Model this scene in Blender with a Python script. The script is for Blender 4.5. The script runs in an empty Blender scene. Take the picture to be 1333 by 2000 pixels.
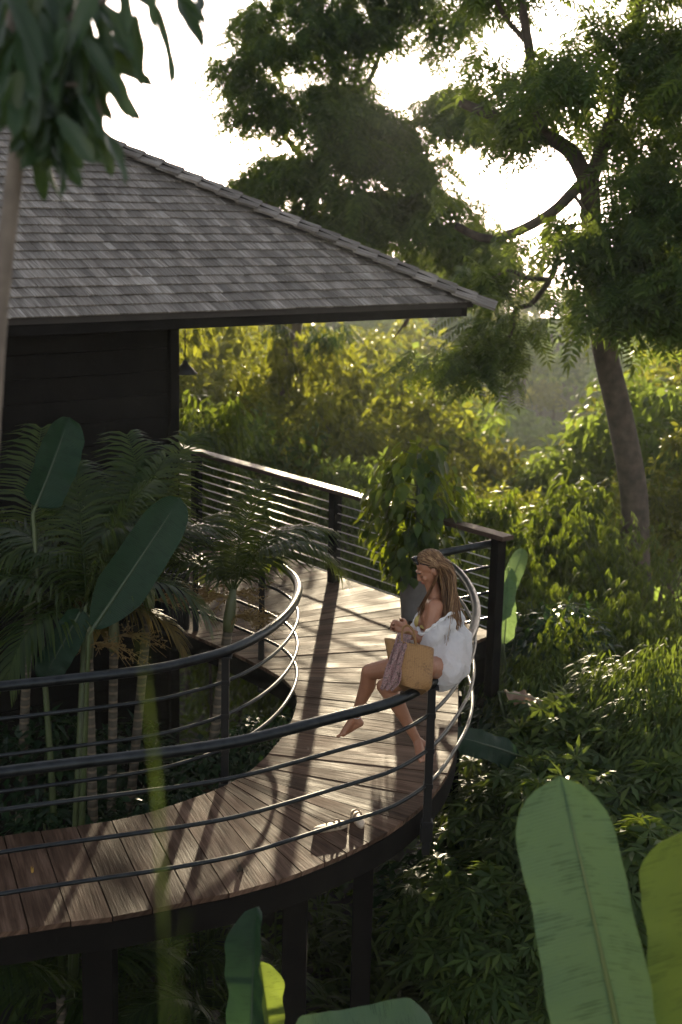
import bpy, bmesh, math, random
import numpy as np
from mathutils import Vector, Matrix, noise
random.seed(7)
rad = math.radians
SC = bpy.context.scene
COL = SC.collection

# ------------------------------------------------------------------ camera, sky, sun, exposure
CF = 2778.0
CP, CR, CH = rad(12.5), rad(1.4), 3.95
cF = np.array([0, math.cos(CP), -math.sin(CP)])
_r0 = np.array([1.0, 0, 0]); _u0 = np.array([0, math.sin(CP), math.cos(CP)])
cR = math.cos(CR)*_r0 + math.sin(CR)*_u0
cU = -math.sin(CR)*_r0 + math.cos(CR)*_u0
cC = np.array([0, 0, CH])
def ray(x, y): return cF + (x-666.5)/CF*cR + (1000-y)/CF*cU
def P(x, y, z=0.0):
    d = ray(x, y); return cC + d*((z-CH)/d[2])
def Q(x, y, Y):
    d = ray(x, y); return cC + d*(Y/d[1])

cam = bpy.data.cameras.new('camera')
camo = bpy.data.objects.new('camera', cam); COL.objects.link(camo)
cam.sensor_fit = 'VERTICAL'; cam.sensor_height = 36.0; cam.lens = 50.0
cam.clip_start = 0.05; cam.clip_end = 3000
camo.matrix_world = Matrix(((cR[0], cU[0], -cF[0], 0), (cR[1], cU[1], -cF[1], 0), (cR[2], cU[2], -cF[2], CH), (0, 0, 0, 1)))
cam.dof.use_dof = True; cam.dof.focus_distance = 9.6; cam.dof.aperture_fstop = 2.1
SC.camera = camo

SUN_AZ, SUN_EL = rad(2.05), rad(5.4)
sdir = Vector((math.sin(SUN_AZ)*math.cos(SUN_EL), math.cos(SUN_AZ)*math.cos(SUN_EL), math.sin(SUN_EL)))
w = bpy.data.worlds.new('World'); SC.world = w; w.use_nodes = True
nt = w.node_tree; nt.nodes.clear()
wo = nt.nodes.new('ShaderNodeOutputWorld'); bg = nt.nodes.new('ShaderNodeBackground')
sky = nt.nodes.new('ShaderNodeTexSky'); sky.sky_type = 'NISHITA'; sky.sun_disc = False
sky.sun_elevation = SUN_EL; sky.sun_rotation = SUN_AZ
sky.air_density = 1.0; sky.dust_density = 1.2; sky.ozone_density = 1.6
tc = nt.nodes.new('ShaderNodeTexCoord'); sx = nt.nodes.new('ShaderNodeSeparateXYZ'); cx = nt.nodes.new('ShaderNodeCombineXYZ')
mx = nt.nodes.new('ShaderNodeMath'); mx.operation = 'MAXIMUM'; mx.inputs[1].default_value = 0.015
nt.links.new(tc.outputs['Generated'], sx.inputs[0])
nt.links.new(sx.outputs[0], cx.inputs[0]); nt.links.new(sx.outputs[1], cx.inputs[1])
nt.links.new(sx.outputs[2], mx.inputs[0]); nt.links.new(mx.outputs[0], cx.inputs[2])
nt.links.new(cx.outputs[0], sky.inputs[0]); hs = nt.nodes.new('ShaderNodeHueSaturation'); hs.inputs['Saturation'].default_value = 0.38
mt = nt.nodes.new('ShaderNodeMixRGB'); mt.blend_type = 'MULTIPLY'; mt.inputs[0].default_value = 1; mt.inputs[2].default_value = (1.0, 0.95, 0.98, 1)
nt.links.new(sky.outputs[0], hs.inputs['Color']); nt.links.new(hs.outputs[0], mt.inputs[1]); nt.links.new(mt.outputs[0], bg.inputs[0]); nt.links.new(bg.outputs[0], wo.inputs[0])
bg.inputs[1].default_value = 0.15

sl = bpy.data.lights.new('sun', 'SUN'); sl.energy = 5.0; sl.angle = rad(0.5); sl.color = (1.0, 0.83, 0.57)
so = bpy.data.objects.new('sun', sl); COL.objects.link(so); so.location = (0, 0, 60)
so.rotation_mode = 'QUATERNION'; so.rotation_quaternion = sdir.to_track_quat('Z', 'Y')

SC.view_settings.view_transform = 'Standard'; SC.view_settings.look = 'None'
SC.view_settings.exposure = 1.62; SC.view_settings.gamma = 1.0
HAZE_DENSITY = 0.0006
cy = SC.cycles
cy.max_bounces = 6; cy.diffuse_bounces = 3; cy.glossy_bounces = 3; cy.transmission_bounces = 4
cy.transparent_max_bounces = 4; cy.volume_bounces = 0
cy.use_adaptive_sampling = True; cy.adaptive_threshold = 0.02
cy.use_denoising = True
cy.sample_clamp_indirect = 4.0

# ------------------------------------------------------------------ helpers
def link(o, parent=None):
    COL.objects.link(o)
    if parent is not None: o.parent = parent
    return o
def tag(o, label=None, cat=None, group=None, kind=None):
    if label: o['label'] = label
    if cat: o['category'] = cat
    if group: o['group'] = group
    if kind: o['kind'] = kind
    return o
def empty(name, loc, label, cat, group=None):
    o = bpy.data.objects.new(name, None); o.location = loc; o.empty_display_size = 0.2
    COL.objects.link(o); return tag(o, label, cat, group)
def np_mesh(name, V, Ff, mats, smooth=True, uv=None, mi=None):
    """V (n,3); Ff (m,3|4) array or list of arrays"""
    me = bpy.data.meshes.new(name)
    V = np.asarray(V, np.float32)
    if not isinstance(Ff, list): Ff = [Ff]
    Ff = [np.asarray(f, np.int32) for f in Ff if len(f)]
    idx = np.concatenate([f.ravel() for f in Ff]); tot = np.concatenate([np.full(len(f), f.shape[1], np.int32) for f in Ff])
    st = np.concatenate([[0], np.cumsum(tot)[:-1]]).astype(np.int32)
    me.vertices.add(len(V)); me.vertices.foreach_set('co', V.ravel())
    me.loops.add(len(idx)); me.loops.foreach_set('vertex_index', idx)
    me.polygons.add(len(tot)); me.polygons.foreach_set('loop_start', st); me.polygons.foreach_set('loop_total', tot)
    if smooth: me.polygons.foreach_set('use_smooth', np.ones(len(tot), bool))
    if mi is not None: me.polygons.foreach_set('material_index', np.asarray(mi, np.int32))
    me.update(calc_edges=True)
    if uv is not None:
        l = me.uv_layers.new(name='UVMap'); l.data.foreach_set('uv', np.asarray(uv, np.float32).ravel())
    me.validate()
    for m in (mats if isinstance(mats, (list, tuple)) else [mats]): me.materials.append(m)
    return me
class MB:
    def __init__(s): s.v = []; s.f = []; s.mi = []; s.cur = 0
    def add(s, vs, fs):
        b = len(s.v); s.v += [tuple(float(c) for c in q) for q in vs]
        for f in fs: s.f.append(tuple(b+i for i in f)); s.mi.append(s.cur)
        return s
    def tube(s, pts, r, n=8, caps=True, squash=1.0):
        pts = [Vector(p) for p in pts]; N = len(pts)
        rs = [r]*N if not hasattr(r, '__len__') else list(r)
        t0 = (pts[1]-pts[0]).normalized(); up = Vector((0, 0, 1))
        if abs(t0.z) > 0.95: up = Vector((1, 0, 0))
        nx = t0.cross(up).normalized(); vs = []
        for i, p in enumerate(pts):
            t = (pts[min(i+1, N-1)]-pts[max(i-1, 0)]).normalized()
            nx = (nx - t*nx.dot(t)).normalized(); ny = t.cross(nx)
            for k in range(n):
                a = 2*math.pi*k/n
                vs.append(p + nx*(rs[i]*math.cos(a)) + ny*(rs[i]*squash*math.sin(a)))
        fs = [(i*n+k, i*n+(k+1) % n, (i+1)*n+(k+1) % n, (i+1)*n+k) for i in range(N-1) for k in range(n)]
        if caps: fs += [tuple(range(n-1, -1, -1)), tuple((N-1)*n+k for k in range(n))]
        return s.add(vs, fs)
    def box(s, c, X, Y, Z):
        c, X, Y, Z = Vector(c), Vector(X), Vector(Y), Vector(Z)
        vs = [c+X*a+Y*b+Z*d for d in (-1, 1) for b in (-1, 1) for a in (-1, 1)]
        return s.add(vs, [(0, 2, 3, 1), (4, 5, 7, 6), (0, 1, 5, 4), (2, 6, 7, 3), (0, 4, 6, 2), (1, 3, 7, 5)])
    def ell(s, c, R, rot=None, nu=16, nv=10):
        vs, fs = [], []; c = Vector(c)
        for j in range(nv+1):
            th = math.pi*j/nv
            for i in range(nu):
                ph = 2*math.pi*i/nu
                q = Vector((R[0]*math.sin(th)*math.cos(ph), R[1]*math.sin(th)*math.sin(ph), R[2]*math.cos(th)))
                if rot is not None: q = rot @ q
                vs.append(c+q)
        for j in range(nv):
            for i in range(nu): fs.append((j*nu+i, (j+1)*nu+i, (j+1)*nu+(i+1) % nu, j*nu+(i+1) % nu))
        return s.add(vs, fs)
    def lathe(s, c, prof, n=20):
        c = Vector(c); vs = []; N = len(prof)
        for r, z in prof:
            for k in range(n):
                a = 2*math.pi*k/n; vs.append(c+Vector((r*math.cos(a), r*math.sin(a), z)))
        return s.add(vs, [(i*n+k, i*n+(k+1) % n, (i+1)*n+(k+1) % n, (i+1)*n+k) for i in range(N-1) for k in range(n)])
    def build(s, name, mats, parent=None, smooth=True, bevel=0):
        me = bpy.data.meshes.new(name); me.from_pydata(s.v, [], s.f)
        for m in (mats if isinstance(mats, (list, tuple)) else [mats]): me.materials.append(m)
        me.polygons.foreach_set('material_index', np.array(s.mi, np.int32))
        if smooth: me.polygons.foreach_set('use_smooth', np.ones(len(s.f), bool))
        me.update()
        o = link(bpy.data.objects.new(name, me), parent)
        if bevel:
            b = o.modifiers.new('bevel', 'BEVEL'); b.width = bevel; b.segments = 2; b.limit_method = 'ANGLE'
        return o
def cat_rom(pts, per=8):
    pts = [np.array(p, float) for p in pts]; out = []
    for i in range(len(pts)-1):
        p0 = pts[max(i-1, 0)]; p1 = pts[i]; p2 = pts[i+1]; p3 = pts[min(i+2, len(pts)-1)]
        for k in range(per):
            t = k/per
            out.append(0.5*((2*p1)+(p2-p0)*t+(2*p0-5*p1+4*p2-p3)*t*t+(3*p1-p0-3*p2+p3)*t**3))
    out.append(pts[-1]); return np.array(out)
def smooth_path(pts, it=30):
    p = np.array(pts, float)
    for _ in range(it): p[1:-1] = 0.5*p[1:-1]+0.25*(p[:-2]+p[2:])
    return p

# ------------------------------------------------------------------ materials
def mat(name): 
    m = bpy.data.materials.new(name); m.use_nodes = True; n = m.node_tree.nodes; n.clear()
    o = n.new('ShaderNodeOutputMaterial'); return m, m.node_tree, o
def N(t, ty, **k):
    n = t.nodes.new(ty)
    for a, b in k.items(): setattr(n, a, b)
    return n
def ramp(t, fac, stops):
    r = N(t, 'ShaderNodeValToRGB'); e = r.color_ramp.elements
    while len(e) < len(stops): e.new(0.5)
    for i, (p, c) in enumerate(stops): e[i].position = p; e[i].color = (*c, 1)
    t.links.new(fac, r.inputs[0]); return r.outputs[0]
def noise_tex(t, vec, scale, detail=4, rough=0.55, mapping=None):
    n = N(t, 'ShaderNodeTexNoise'); n.inputs['Scale'].default_value = scale; n.inputs['Detail'].default_value = detail; n.inputs['Roughness'].default_value = rough
    if mapping:
        m = N(t, 'ShaderNodeMapping'); m.inputs['Scale'].default_value = mapping; t.links.new(vec, m.inputs[0]); vec = m.outputs[0]
    t.links.new(vec, n.inputs['Vector']); return n.outputs['Fac']
def bump(t, h, strength=0.3, dist=0.01):
    b = N(t, 'ShaderNodeBump'); b.inputs['Strength'].default_value = strength; b.inputs['Distance'].default_value = dist
    t.links.new(h, b.inputs['Height']); return b.outputs[0]
def leaf_mat(name, dark, light, trans, tfac=0.4, rough=0.50, spec=0.20, vein=None):
    m, t, o = mat(name)
    g = N(t, 'ShaderNodeNewGeometry'); tcn = N(t, 'ShaderNodeTexCoord')
    c = ramp(t, g.outputs['Random Per Island'], [(0.0, dark), (0.8, light), (1.0, (light[0]*1.5, light[1]*1.25, light[2]*0.9))])
    b = N(t, 'ShaderNodeBsdfPrincipled'); b.inputs['Roughness'].default_value = rough; b.inputs['Specular IOR Level'].default_value = spec
    t.links.new(c, b.inputs['Base Color'])
    tr = N(t, 'ShaderNodeBsdfTranslucent')
    tcol = ramp(t, g.outputs['Random Per Island'], [(0.0, tuple(v*0.6 for v in trans)), (1.0, trans)])
    t.links.new(tcol, tr.inputs[0])
    mx = N(t, 'ShaderNodeMixShader'); mx.inputs[0].default_value = tfac
    t.links.new(b.outputs[0], mx.inputs[1]); t.links.new(tr.outputs[0], mx.inputs[2]); t.links.new(mx.outputs[0], o.inputs[0])
    return m
def simple(name, col, rough=0.5, metal=0.0, nscale=None, namp=0.25, bscale=None, bstr=0.2, spec=0.5, sheen=0):
    m, t, o = mat(name); b = N(t, 'ShaderNodeBsdfPrincipled'); tcn = N(t, 'ShaderNodeTexCoord')
    b.inputs['Roughness'].default_value = rough; b.inputs['Metallic'].default_value = metal; b.inputs['Specular IOR Level'].default_value = spec
    if nscale:
        f = noise_tex(t, tcn.outputs['Object'], nscale, 5)
        c = ramp(t, f, [(0.3, tuple(v*(1-namp) for v in col)), (0.7, tuple(min(1, v*(1+namp)) for v in col))]); t.links.new(c, b.inputs['Base Color'])
    else: b.inputs['Base Color'].default_value = (*col, 1)
    if bscale: t.links.new(bump(t, noise_tex(t, tcn.outputs['Object'], bscale, 6), bstr, 0.01), b.inputs['Normal'])
    t.links.new(b.outputs[0], o.inputs[0]); return m

M = {}
M['tree_leaf'] = leaf_mat('tree_leaf', (0.016, 0.038, 0.010), (0.042, 0.080, 0.018), (0.30, 0.40, 0.05), 0.43)
M['olive_leaf'] = leaf_mat('olive_leaf', (0.016, 0.028, 0.008), (0.052, 0.070, 0.016), (0.40, 0.42, 0.035), 0.40, .5)
M['bamboo_leaf'] = leaf_mat('bamboo_leaf', (0.014, 0.032, 0.008), (0.045, 0.075, 0.014), (0.26, 0.34, 0.025), 0.36)
M['shrub_leaf'] = leaf_mat('shrub_leaf', (0.022, 0.044, 0.013), (0.058, 0.098, 0.024), (0.22, 0.29, 0.03), 0.36)
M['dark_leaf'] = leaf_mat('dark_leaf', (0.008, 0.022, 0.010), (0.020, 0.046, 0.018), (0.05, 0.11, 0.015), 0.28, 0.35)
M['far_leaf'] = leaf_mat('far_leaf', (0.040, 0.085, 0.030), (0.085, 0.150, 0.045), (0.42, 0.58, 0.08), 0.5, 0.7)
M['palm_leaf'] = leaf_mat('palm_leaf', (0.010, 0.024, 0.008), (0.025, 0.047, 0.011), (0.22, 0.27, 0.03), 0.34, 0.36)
M['palm_dry'] = leaf_mat('palm_dry', (0.07, 0.06, 0.02), (0.13, 0.10, 0.03), (0.35, 0.25, 0.06), 0.4, 0.5)
M['pothos_leaf'] = leaf_mat('pothos_leaf', (0.012, 0.034, 0.010), (0.034, 0.074, 0.015), (0.36, 0.44, 0.02), 0.40, 0.34)
def banana_mat(name, col, trans, tfac):
    m, t, o = mat(name); uvn = N(t, 'ShaderNodeUVMap'); s = N(t, 'ShaderNodeSeparateXYZ'); t.links.new(uvn.outputs[0], s.inputs[0])
    wv = N(t, 'ShaderNodeTexWave'); wv.inputs['Scale'].default_value = 9; wv.inputs['Distortion'].default_value = 1.2; wv.inputs['Detail'].default_value = 3
    mp = N(t, 'ShaderNodeMapping'); mp.inputs['Scale'].default_value = (0.12, 1.0, 1); t.links.new(uvn.outputs[0], mp.inputs[0])
    wv.bands_direction = 'Y'; t.links.new(mp.outputs[0], wv.inputs[0])
    nf = noise_tex(t, uvn.outputs[0], 3, 5, 0.6, (1.0, 7, 1)); n2 = noise_tex(t, uvn.outputs[0], 2.5, 3)
    mxn = N(t, 'ShaderNodeMath', operation='ADD'); wm = N(t, 'ShaderNodeMath', operation='MULTIPLY_ADD'); t.links.new(wv.outputs['Fac'], wm.inputs[0]); wm.inputs[1].default_value = .30; t.links.new(nf, wm.inputs[2]); t.links.new(wm.outputs[0], mxn.inputs[0]); t.links.new(n2, mxn.inputs[1])
    c = ramp(t, mxn.outputs[0], [(0.9, tuple(v*0.74 for v in col)), (1.4, tuple(v*1.25 for v in col))])
    cl = ramp(t, mxn.outputs[0], [(0.9, tuple(v*0.66 for v in trans)), (1.4, tuple(v*1.2 for v in trans))])
    b = N(t, 'ShaderNodeBsdfPrincipled'); b.inputs['Roughness'].default_value = 0.48; b.inputs['Specular IOR Level'].default_value = 0.22
    t.links.new(c, b.inputs['Base Color'])
    bp = bump(t, wv.outputs['Fac'], 0.32, 0.005); t.links.new(bp, b.inputs['Normal'])
    tr = N(t, 'ShaderNodeBsdfTranslucent'); t.links.new(cl, tr.inputs[0]); t.links.new(bp, tr.inputs['Normal'])
    mx = N(t, 'ShaderNodeMixShader'); mx.inputs[0].default_value = tfac
    t.links.new(b.outputs[0], mx.inputs[1]); t.links.new(tr.outputs[0], mx.inputs[2]); t.links.new(mx.outputs[0], o.inputs[0]); return m
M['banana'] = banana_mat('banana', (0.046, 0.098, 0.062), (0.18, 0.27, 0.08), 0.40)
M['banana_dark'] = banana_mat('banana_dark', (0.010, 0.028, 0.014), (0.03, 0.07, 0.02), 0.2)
M['banana_yellow'] = banana_mat('banana_yellow', (0.045, 0.085, 0.02), (0.22, 0.29, 0.04), 0.42)
M['midrib'] = simple('midrib', (0.13, 0.17, 0.05), 0.45); M['midrib_dark'] = simple('midrib_dark', (0.03, 0.05, 0.02), 0.45)
M['bark'] = simple('bark', (0.075, 0.055, 0.04), 0.85, nscale=7, namp=0.5, bscale=18, bstr=0.7)
M['bark_pale'] = simple('bark_pale', (0.17, 0.14, 0.11), 0.8, nscale=9, namp=0.35, bscale=30, bstr=0.4)
M['stem_green'] = simple('stem_green', (0.05, 0.07, 0.02), 0.5, nscale=10)
M['earth'] = simple('earth', (0.035, 0.028, 0.018), 0.95, nscale=3, namp=0.5, bscale=6, bstr=0.8)
M['black_metal'] = simple('black_metal', (0.011, 0.011, 0.011), 0.42, metal=0.1, spec=.3, bscale=60, bstr=0.05)
def steel_mat():
    m, t, o = mat('steel_paint'); b = N(t, 'ShaderNodeBsdfPrincipled'); tcn = N(t, 'ShaderNodeTexCoord')
    f = noise_tex(t, tcn.outputs['Object'], 14, 5)
    t.links.new(ramp(t, f, [(0.3, (0.016, 0.019, 0.021)), (0.7, (0.036, 0.041, 0.044))]), b.inputs['Base Color'])
    b.inputs['Metallic'].default_value = 0.75; t.links.new(ramp(t, f, [(0.3, (0.30,)*3), (0.7, (0.42,)*3)]), b.inputs['Roughness'])
    t.links.new(b.outputs[0], o.inputs[0]); return m
M['steel'] = steel_mat()
M['cable'] = simple('cable', (0.55, 0.53, 0.50), 0.42, metal=0.85)

def wood_mat(name, c0, c1, c2, rough=(0.36, 0.62), uscale=(22, 1.6, 1), bstr=0.55, spec=0.5):
    """grain runs along V of the UV map (metres)"""
    m, t, o = mat(name); uvn = N(t, 'ShaderNodeUVMap'); g = N(t, 'ShaderNodeNewGeometry')
    b = N(t, 'ShaderNodeBsdfPrincipled'); b.inputs['Specular IOR Level'].default_value = spec; b.inputs['Specular Tint'].default_value = (1, .86, .72, 1)
    f1 = noise_tex(t, uvn.outputs[0], 1.0, 6, 0.62, uscale)
    f2 = noise_tex(t, uvn.outputs[0], 1.0, 4, 0.6, (uscale[0]*4, uscale[1]*1.6, 1))
    f3 = noise_tex(t, uvn.outputs[0], 2.2, 3, 0.5)
    mm = N(t, 'ShaderNodeMath', operation='MULTIPLY_ADD'); t.links.new(f2, mm.inputs[0]); mm.inputs[1].default_value = 0.5; t.links.new(f1, mm.inputs[2])
    col = ramp(t, mm.outputs[0], [(0.48, c0), (0.72, c1), (0.98, c2)])
    v = N(t, 'ShaderNodeMapRange'); v.inputs[3].default_value = 0.55; v.inputs[4].default_value = 1.4; t.links.new(g.outputs['Random Per Island'], v.inputs[0])
    v2 = N(t, 'ShaderNodeMapRange'); v2.inputs[1].default_value = 0.3; v2.inputs[2].default_value = 0.7; v2.inputs[3].default_value = 0.75; v2.inputs[4].default_value = 1.2; t.links.new(f3, v2.inputs[0])
    vm = N(t, 'ShaderNodeMath', operation='MULTIPLY'); t.links.new(v.outputs[0], vm.inputs[0]); t.links.new(v2.outputs[0], vm.inputs[1])
    mc = N(t, 'ShaderNodeMixRGB', blend_type='MULTIPLY'); mc.inputs[0].default_value = 1; t.links.new(col, mc.inputs[1])
    cc = N(t, 'ShaderNodeCombineXYZ'); [t.links.new(vm.outputs[0], cc.inputs[i]) for i in range(3)]
    t.links.new(cc.outputs[0], mc.inputs[2]); t.links.new(mc.outputs[0], b.inputs['Base Color'])
    rr = N(t, 'ShaderNodeMapRange'); rr.inputs[1].default_value = 0.3; rr.inputs[2].default_value = 0.75; rr.inputs[3].default_value = rough[0]; rr.inputs[4].default_value = rough[1]
    t.links.new(f3, rr.inputs[0]); t.links.new(rr.outputs[0], b.inputs['Roughness'])
    t.links.new(bump(t, mm.outputs[0], bstr, 0.006), b.inputs['Normal'])
    t.links.new(b.outputs[0], o.inputs[0]); return m
M['deck'] = wood_mat('deck_wood', (0.024, 0.014, 0.009), (0.088, 0.053, 0.035), (0.175, 0.112, 0.078), rough=(0.58, 0.84), spec=.05, bstr=.9)
M['shingle'] = wood_mat('shingle_wood', (0.052, 0.043, 0.036), (0.170, 0.150, 0.128), (0.35, 0.335, 0.305), rough=(0.6, 0.85), uscale=(40, 2.5, 1), bstr=0.5)
M['rail_wood'] = wood_mat('rail_wood', (0.035, 0.022, 0.016), (0.075, 0.048, 0.034), (0.12, 0.08, 0.055), rough=(0.42, 0.62), spec=.3)
M['dark_timber'] = simple('dark_timber', (0.0085, 0.0072, 0.0058), 0.8, spec=.12, nscale=4, namp=0.3, bscale=25, bstr=0.2)
M['post_black'] = simple('post_black', (0.0065, 0.0055, 0.0045), 0.7, spec=.1, nscale=6, namp=0.3)
M['soffit'] = simple('soffit', (0.03, 0.024, 0.019), 0.8, nscale=5)

# ------------------------------------------------------------------ leaf scatter
def tri_template(v, f): return np.array(v, float), np.array(f, int)
T_LEAF = tri_template([(0, 0, 0), (.5, .42, .05), (-.5, .42, .05), (0, 1, -.16), (0, .45, -.03)], [(0, 1, 4), (1, 3, 4), (0, 4, 2), (4, 3, 2)])
T_LANCE = tri_template([(0, 0, 0), (.5, .28, .0), (-.5, .28, .0), (.36, .64, -.06), (-.36, .64, -.06), (0, 1, -.2)], [(0, 1, 2), (1, 3, 2), (2, 3, 4), (4, 3, 5)])
def pinnate(npair=9, ll=0.26, lw=0.075, droop=0.28, fold=0.25):
    v, f = [], []
    ks = [(i+0.6)/(npair+0.4) for i in range(npair)]
    def rc(s): return np.array([0, s, -droop*s*s])
    for s in ks:
        for sd in (1, -1):
            l = ll*(0.75+0.6*math.sin(math.pi*min(1, s*0.85+0.1)))*0.85
            b = rc(s); d = np.array([sd*0.80, 0.5, -fold]); d /= np.linalg.norm(d)
            p = np.array([-d[1]*sd, d[0]*sd, 0]); 
            n0 = len(v)
            v += [b, b+d*l*0.4+p*lw*0.5, b+d*l*0.4-p*lw*0.5, b+d*l+np.array([0, 0, -0.06*l])]
            f += [(n0, n0+1, n0+2), (n0+1, n0+3, n0+2)]
    n0 = len(v); b = rc(1.0); v += [rc(.93), b+np.array([lw*.5, 0, 0]), b-np.array([lw*.5, 0, 0]), rc(1.2)]; f += [(n0, n0+1, n0+2), (n0+1, n0+3, n0+2)]
    n0 = len(v); v += [(.008, 0, 0), (-.008, 0, 0), rc(1.0)]; f += [(n0, n0+2, n0+1)]
    return tri_template(v, f)
T_PINN = pinnate()
def palmate(n=7, spread=2.3):
    v, f = [], []
    for i in range(n):
        a = (i/(n-1)-.5)*2*spread; L = 1.0-0.38*abs(a)/spread
        d = np.array([math.sin(a), math.cos(a), 0]); p = np.array([d[1], -d[0], 0]); n0 = len(v)
        v += [(0, 0, 0), d*L*.55+p*.11+np.array([0, 0, -.06]), d*L*.55-p*.11+np.array([0, 0, -.06]), d*L+np.array([0, 0, -.32*L]), d*L*.55+np.array([0, 0, -.1])]
        f += [(n0, n0+1, n0+4), (n0+1, n0+3, n0+4), (n0, n0+4, n0+2), (n0+4, n0+3, n0+2)]
    return tri_template(v, f)
T_PALMATE = palmate()
def spray(n=7, ll=.62, lw=.13, seed=1):
    """a drooping twig carrying long bamboo leaves"""
    r = np.random.default_rng(seed); v, f = [], []
    for i in range(n):
        s = .15+.85*i/(n-1); b = np.array([0, s*.6, -.10*s*s]); sd = 1 if i % 2 else -1
        a = (0.25+.55*r.random())*sd*(1.1-s*.8); d = np.array([math.sin(a), math.cos(a), -.15-.55*r.random()]); d /= np.linalg.norm(d)
        p = np.cross(d, (0, 0, 1)); p /= np.linalg.norm(p); l = ll*(.7+.5*r.random()); n0 = len(v)
        v += [b, b+d*l*.3+p*lw*.5, b+d*l*.3-p*lw*.5, b+d*l*.68+p*lw*.36+np.array([0, 0, -.06*l]), b+d*l*.68-p*lw*.36+np.array([0, 0, -.06*l]), b+d*l+np.array([0, 0, -.22*l])]
        f += [(n0, n0+1, n0+2), (n0+1, n0+3, n0+2), (n0+2, n0+3, n0+4), (n0+4, n0+3, n0+5)]
    return tri_template(v, f)
T_SPRAY = spray()
def norm(a): return a/np.maximum(1e-9, np.linalg.norm(a, axis=-1, keepdims=True))
def leaf_arrays(tm, pos, d, up, L, Wd):
    TV, TF = tm; n = len(pos)
    d = norm(np.asarray(d, float)); up = np.asarray(up, float)
    x = np.cross(d, up); bad = np.linalg.norm(x, axis=1) < 1e-3; x[bad] = (1, 0, 0); x = norm(x); z = np.cross(x, d)
    L = np.broadcast_to(L, n); Wd = np.broadcast_to(Wd, n)
    V = (pos[:, None, :] + x[:, None, :]*(TV[None, :, 0:1]*Wd[:, None, None]) + d[:, None, :]*(TV[None, :, 1:2]*L[:, None, None]) + z[:, None, :]*(TV[None, :, 2:3]*L[:, None, None]))
    F = TF[None]+(np.arange(n)*len(TV))[:, None, None]
    return V.reshape(-1, 3), F.reshape(-1, TF.shape[1])
def leaf_mesh(name, tm, pos, d, up, L, Wd, m):
    V, F = leaf_arrays(tm, pos, d, up, L, Wd); return np_mesh(name, V, F, m, smooth=False)
def clump_cloud(rng, centres, cr, per, flat=0.6, droop=0.35, spread=1.0):
    """leaf positions and directions around clump centres"""
    n = len(centres)*per; c = np.repeat(np.asarray(centres, float), per, axis=0)
    cr_ = np.repeat(np.broadcast_to(cr, len(centres)), per)
    o = norm(rng.normal(size=(n, 3)))*(rng.random((n, 1))**0.45)
    o[:, 2] *= flat
    pos = c+o*cr_[:, None]
    d = norm(o*spread+rng.normal(size=(n, 3))*0.45+np.array([0, 0, -droop]))
    up = norm(rng.normal(size=(n, 3))*0.45+np.array([0, 0, 1.0])+o*0.5)
    return pos, d, up
def ellipsoid_centres(rng, n, R, c=(0, 0, 0), low=-0.5, shell=0.5):
    o = norm(rng.normal(size=(n*3, 3))); o = o[o[:, 2] > low][:n]
    rr = shell+(1-shell)*rng.random((len(o), 1))
    return o*rr*np.array(R)*(0.85+0.3*rng.random((len(o), 1)))+np.array(c)
def obj(name, me, parent=None, loc=None, rotz=0, scale=None):
    o = bpy.data.objects.new(name, me); link(o, parent)
    if loc is not None: o.location = loc
    if rotz: o.rotation_euler[2] = rotz
    if scale is not None: o.scale = scale if hasattr(scale, '__len__') else (scale,)*3
    return o
def limb(mb, a, b, r0, r1, rng, wob=0.08, n=6, sag=0.0, sides=7):
    a, b = np.array(a, float), np.array(b, float); L = np.linalg.norm(b-a); pts = []
    for i in range(n+1):
        t = i/n; p = a+(b-a)*t
        if 0 < i < n: p = p+rng.normal(size=3)*wob*L*0.3
        p[2] += sag*L*math.sin(math.pi*t); pts.append(p)
    mb.tube(pts, [r0+(r1-r0)*i/n for i in range(n+1)], sides)

# ------------------------------------------------------------------ setting: terrain
def hill(x, y):
    z = -2.7 - 0.05*max(0, x-1.5) - 0.02*max(0, -x-3)
    if y > 14: z -= 0.24*(min(y, 62)-14)
    if y > 80: z += 0.19*(min(y, 125)-80)
    if y > 125: z -= 0.10*(y-125)
    z += 1.1*max(0, min(1, (y-30)/40))*noise.noise((x*0.05, y*0.05, 3.3))*2.2
    z += 0.18*noise.noise((x*0.35, y*0.35, 1.7))
    z += 1.6*max(0, min(1, (y-85)/30))*noise.noise((x*0.022+4.2, y*0.012, 9.1))
    return z
def make_terrain():
    xs = np.concatenate([np.linspace(-150, -30, 25), np.linspace(-28, 28, 71), np.linspace(30, 150, 25)])
    ys = np.concatenate([np.linspace(-14, 30, 60), np.linspace(32, 250, 74)])
    V = np.array([(x, y, hill(x, y)) for y in ys for x in xs]); nx = len(xs)
    F = np.array([(j*nx+i, j*nx+i+1, (j+1)*nx+i+1, (j+1)*nx+i) for j in range(len(ys)-1) for i in range(nx-1)])
    o = obj('ground', np_mesh('ground', V, F, M['earth'])); tag(o, kind='structure', label='dark earth slope falling away into the valley'); return o
make_terrain()

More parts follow.
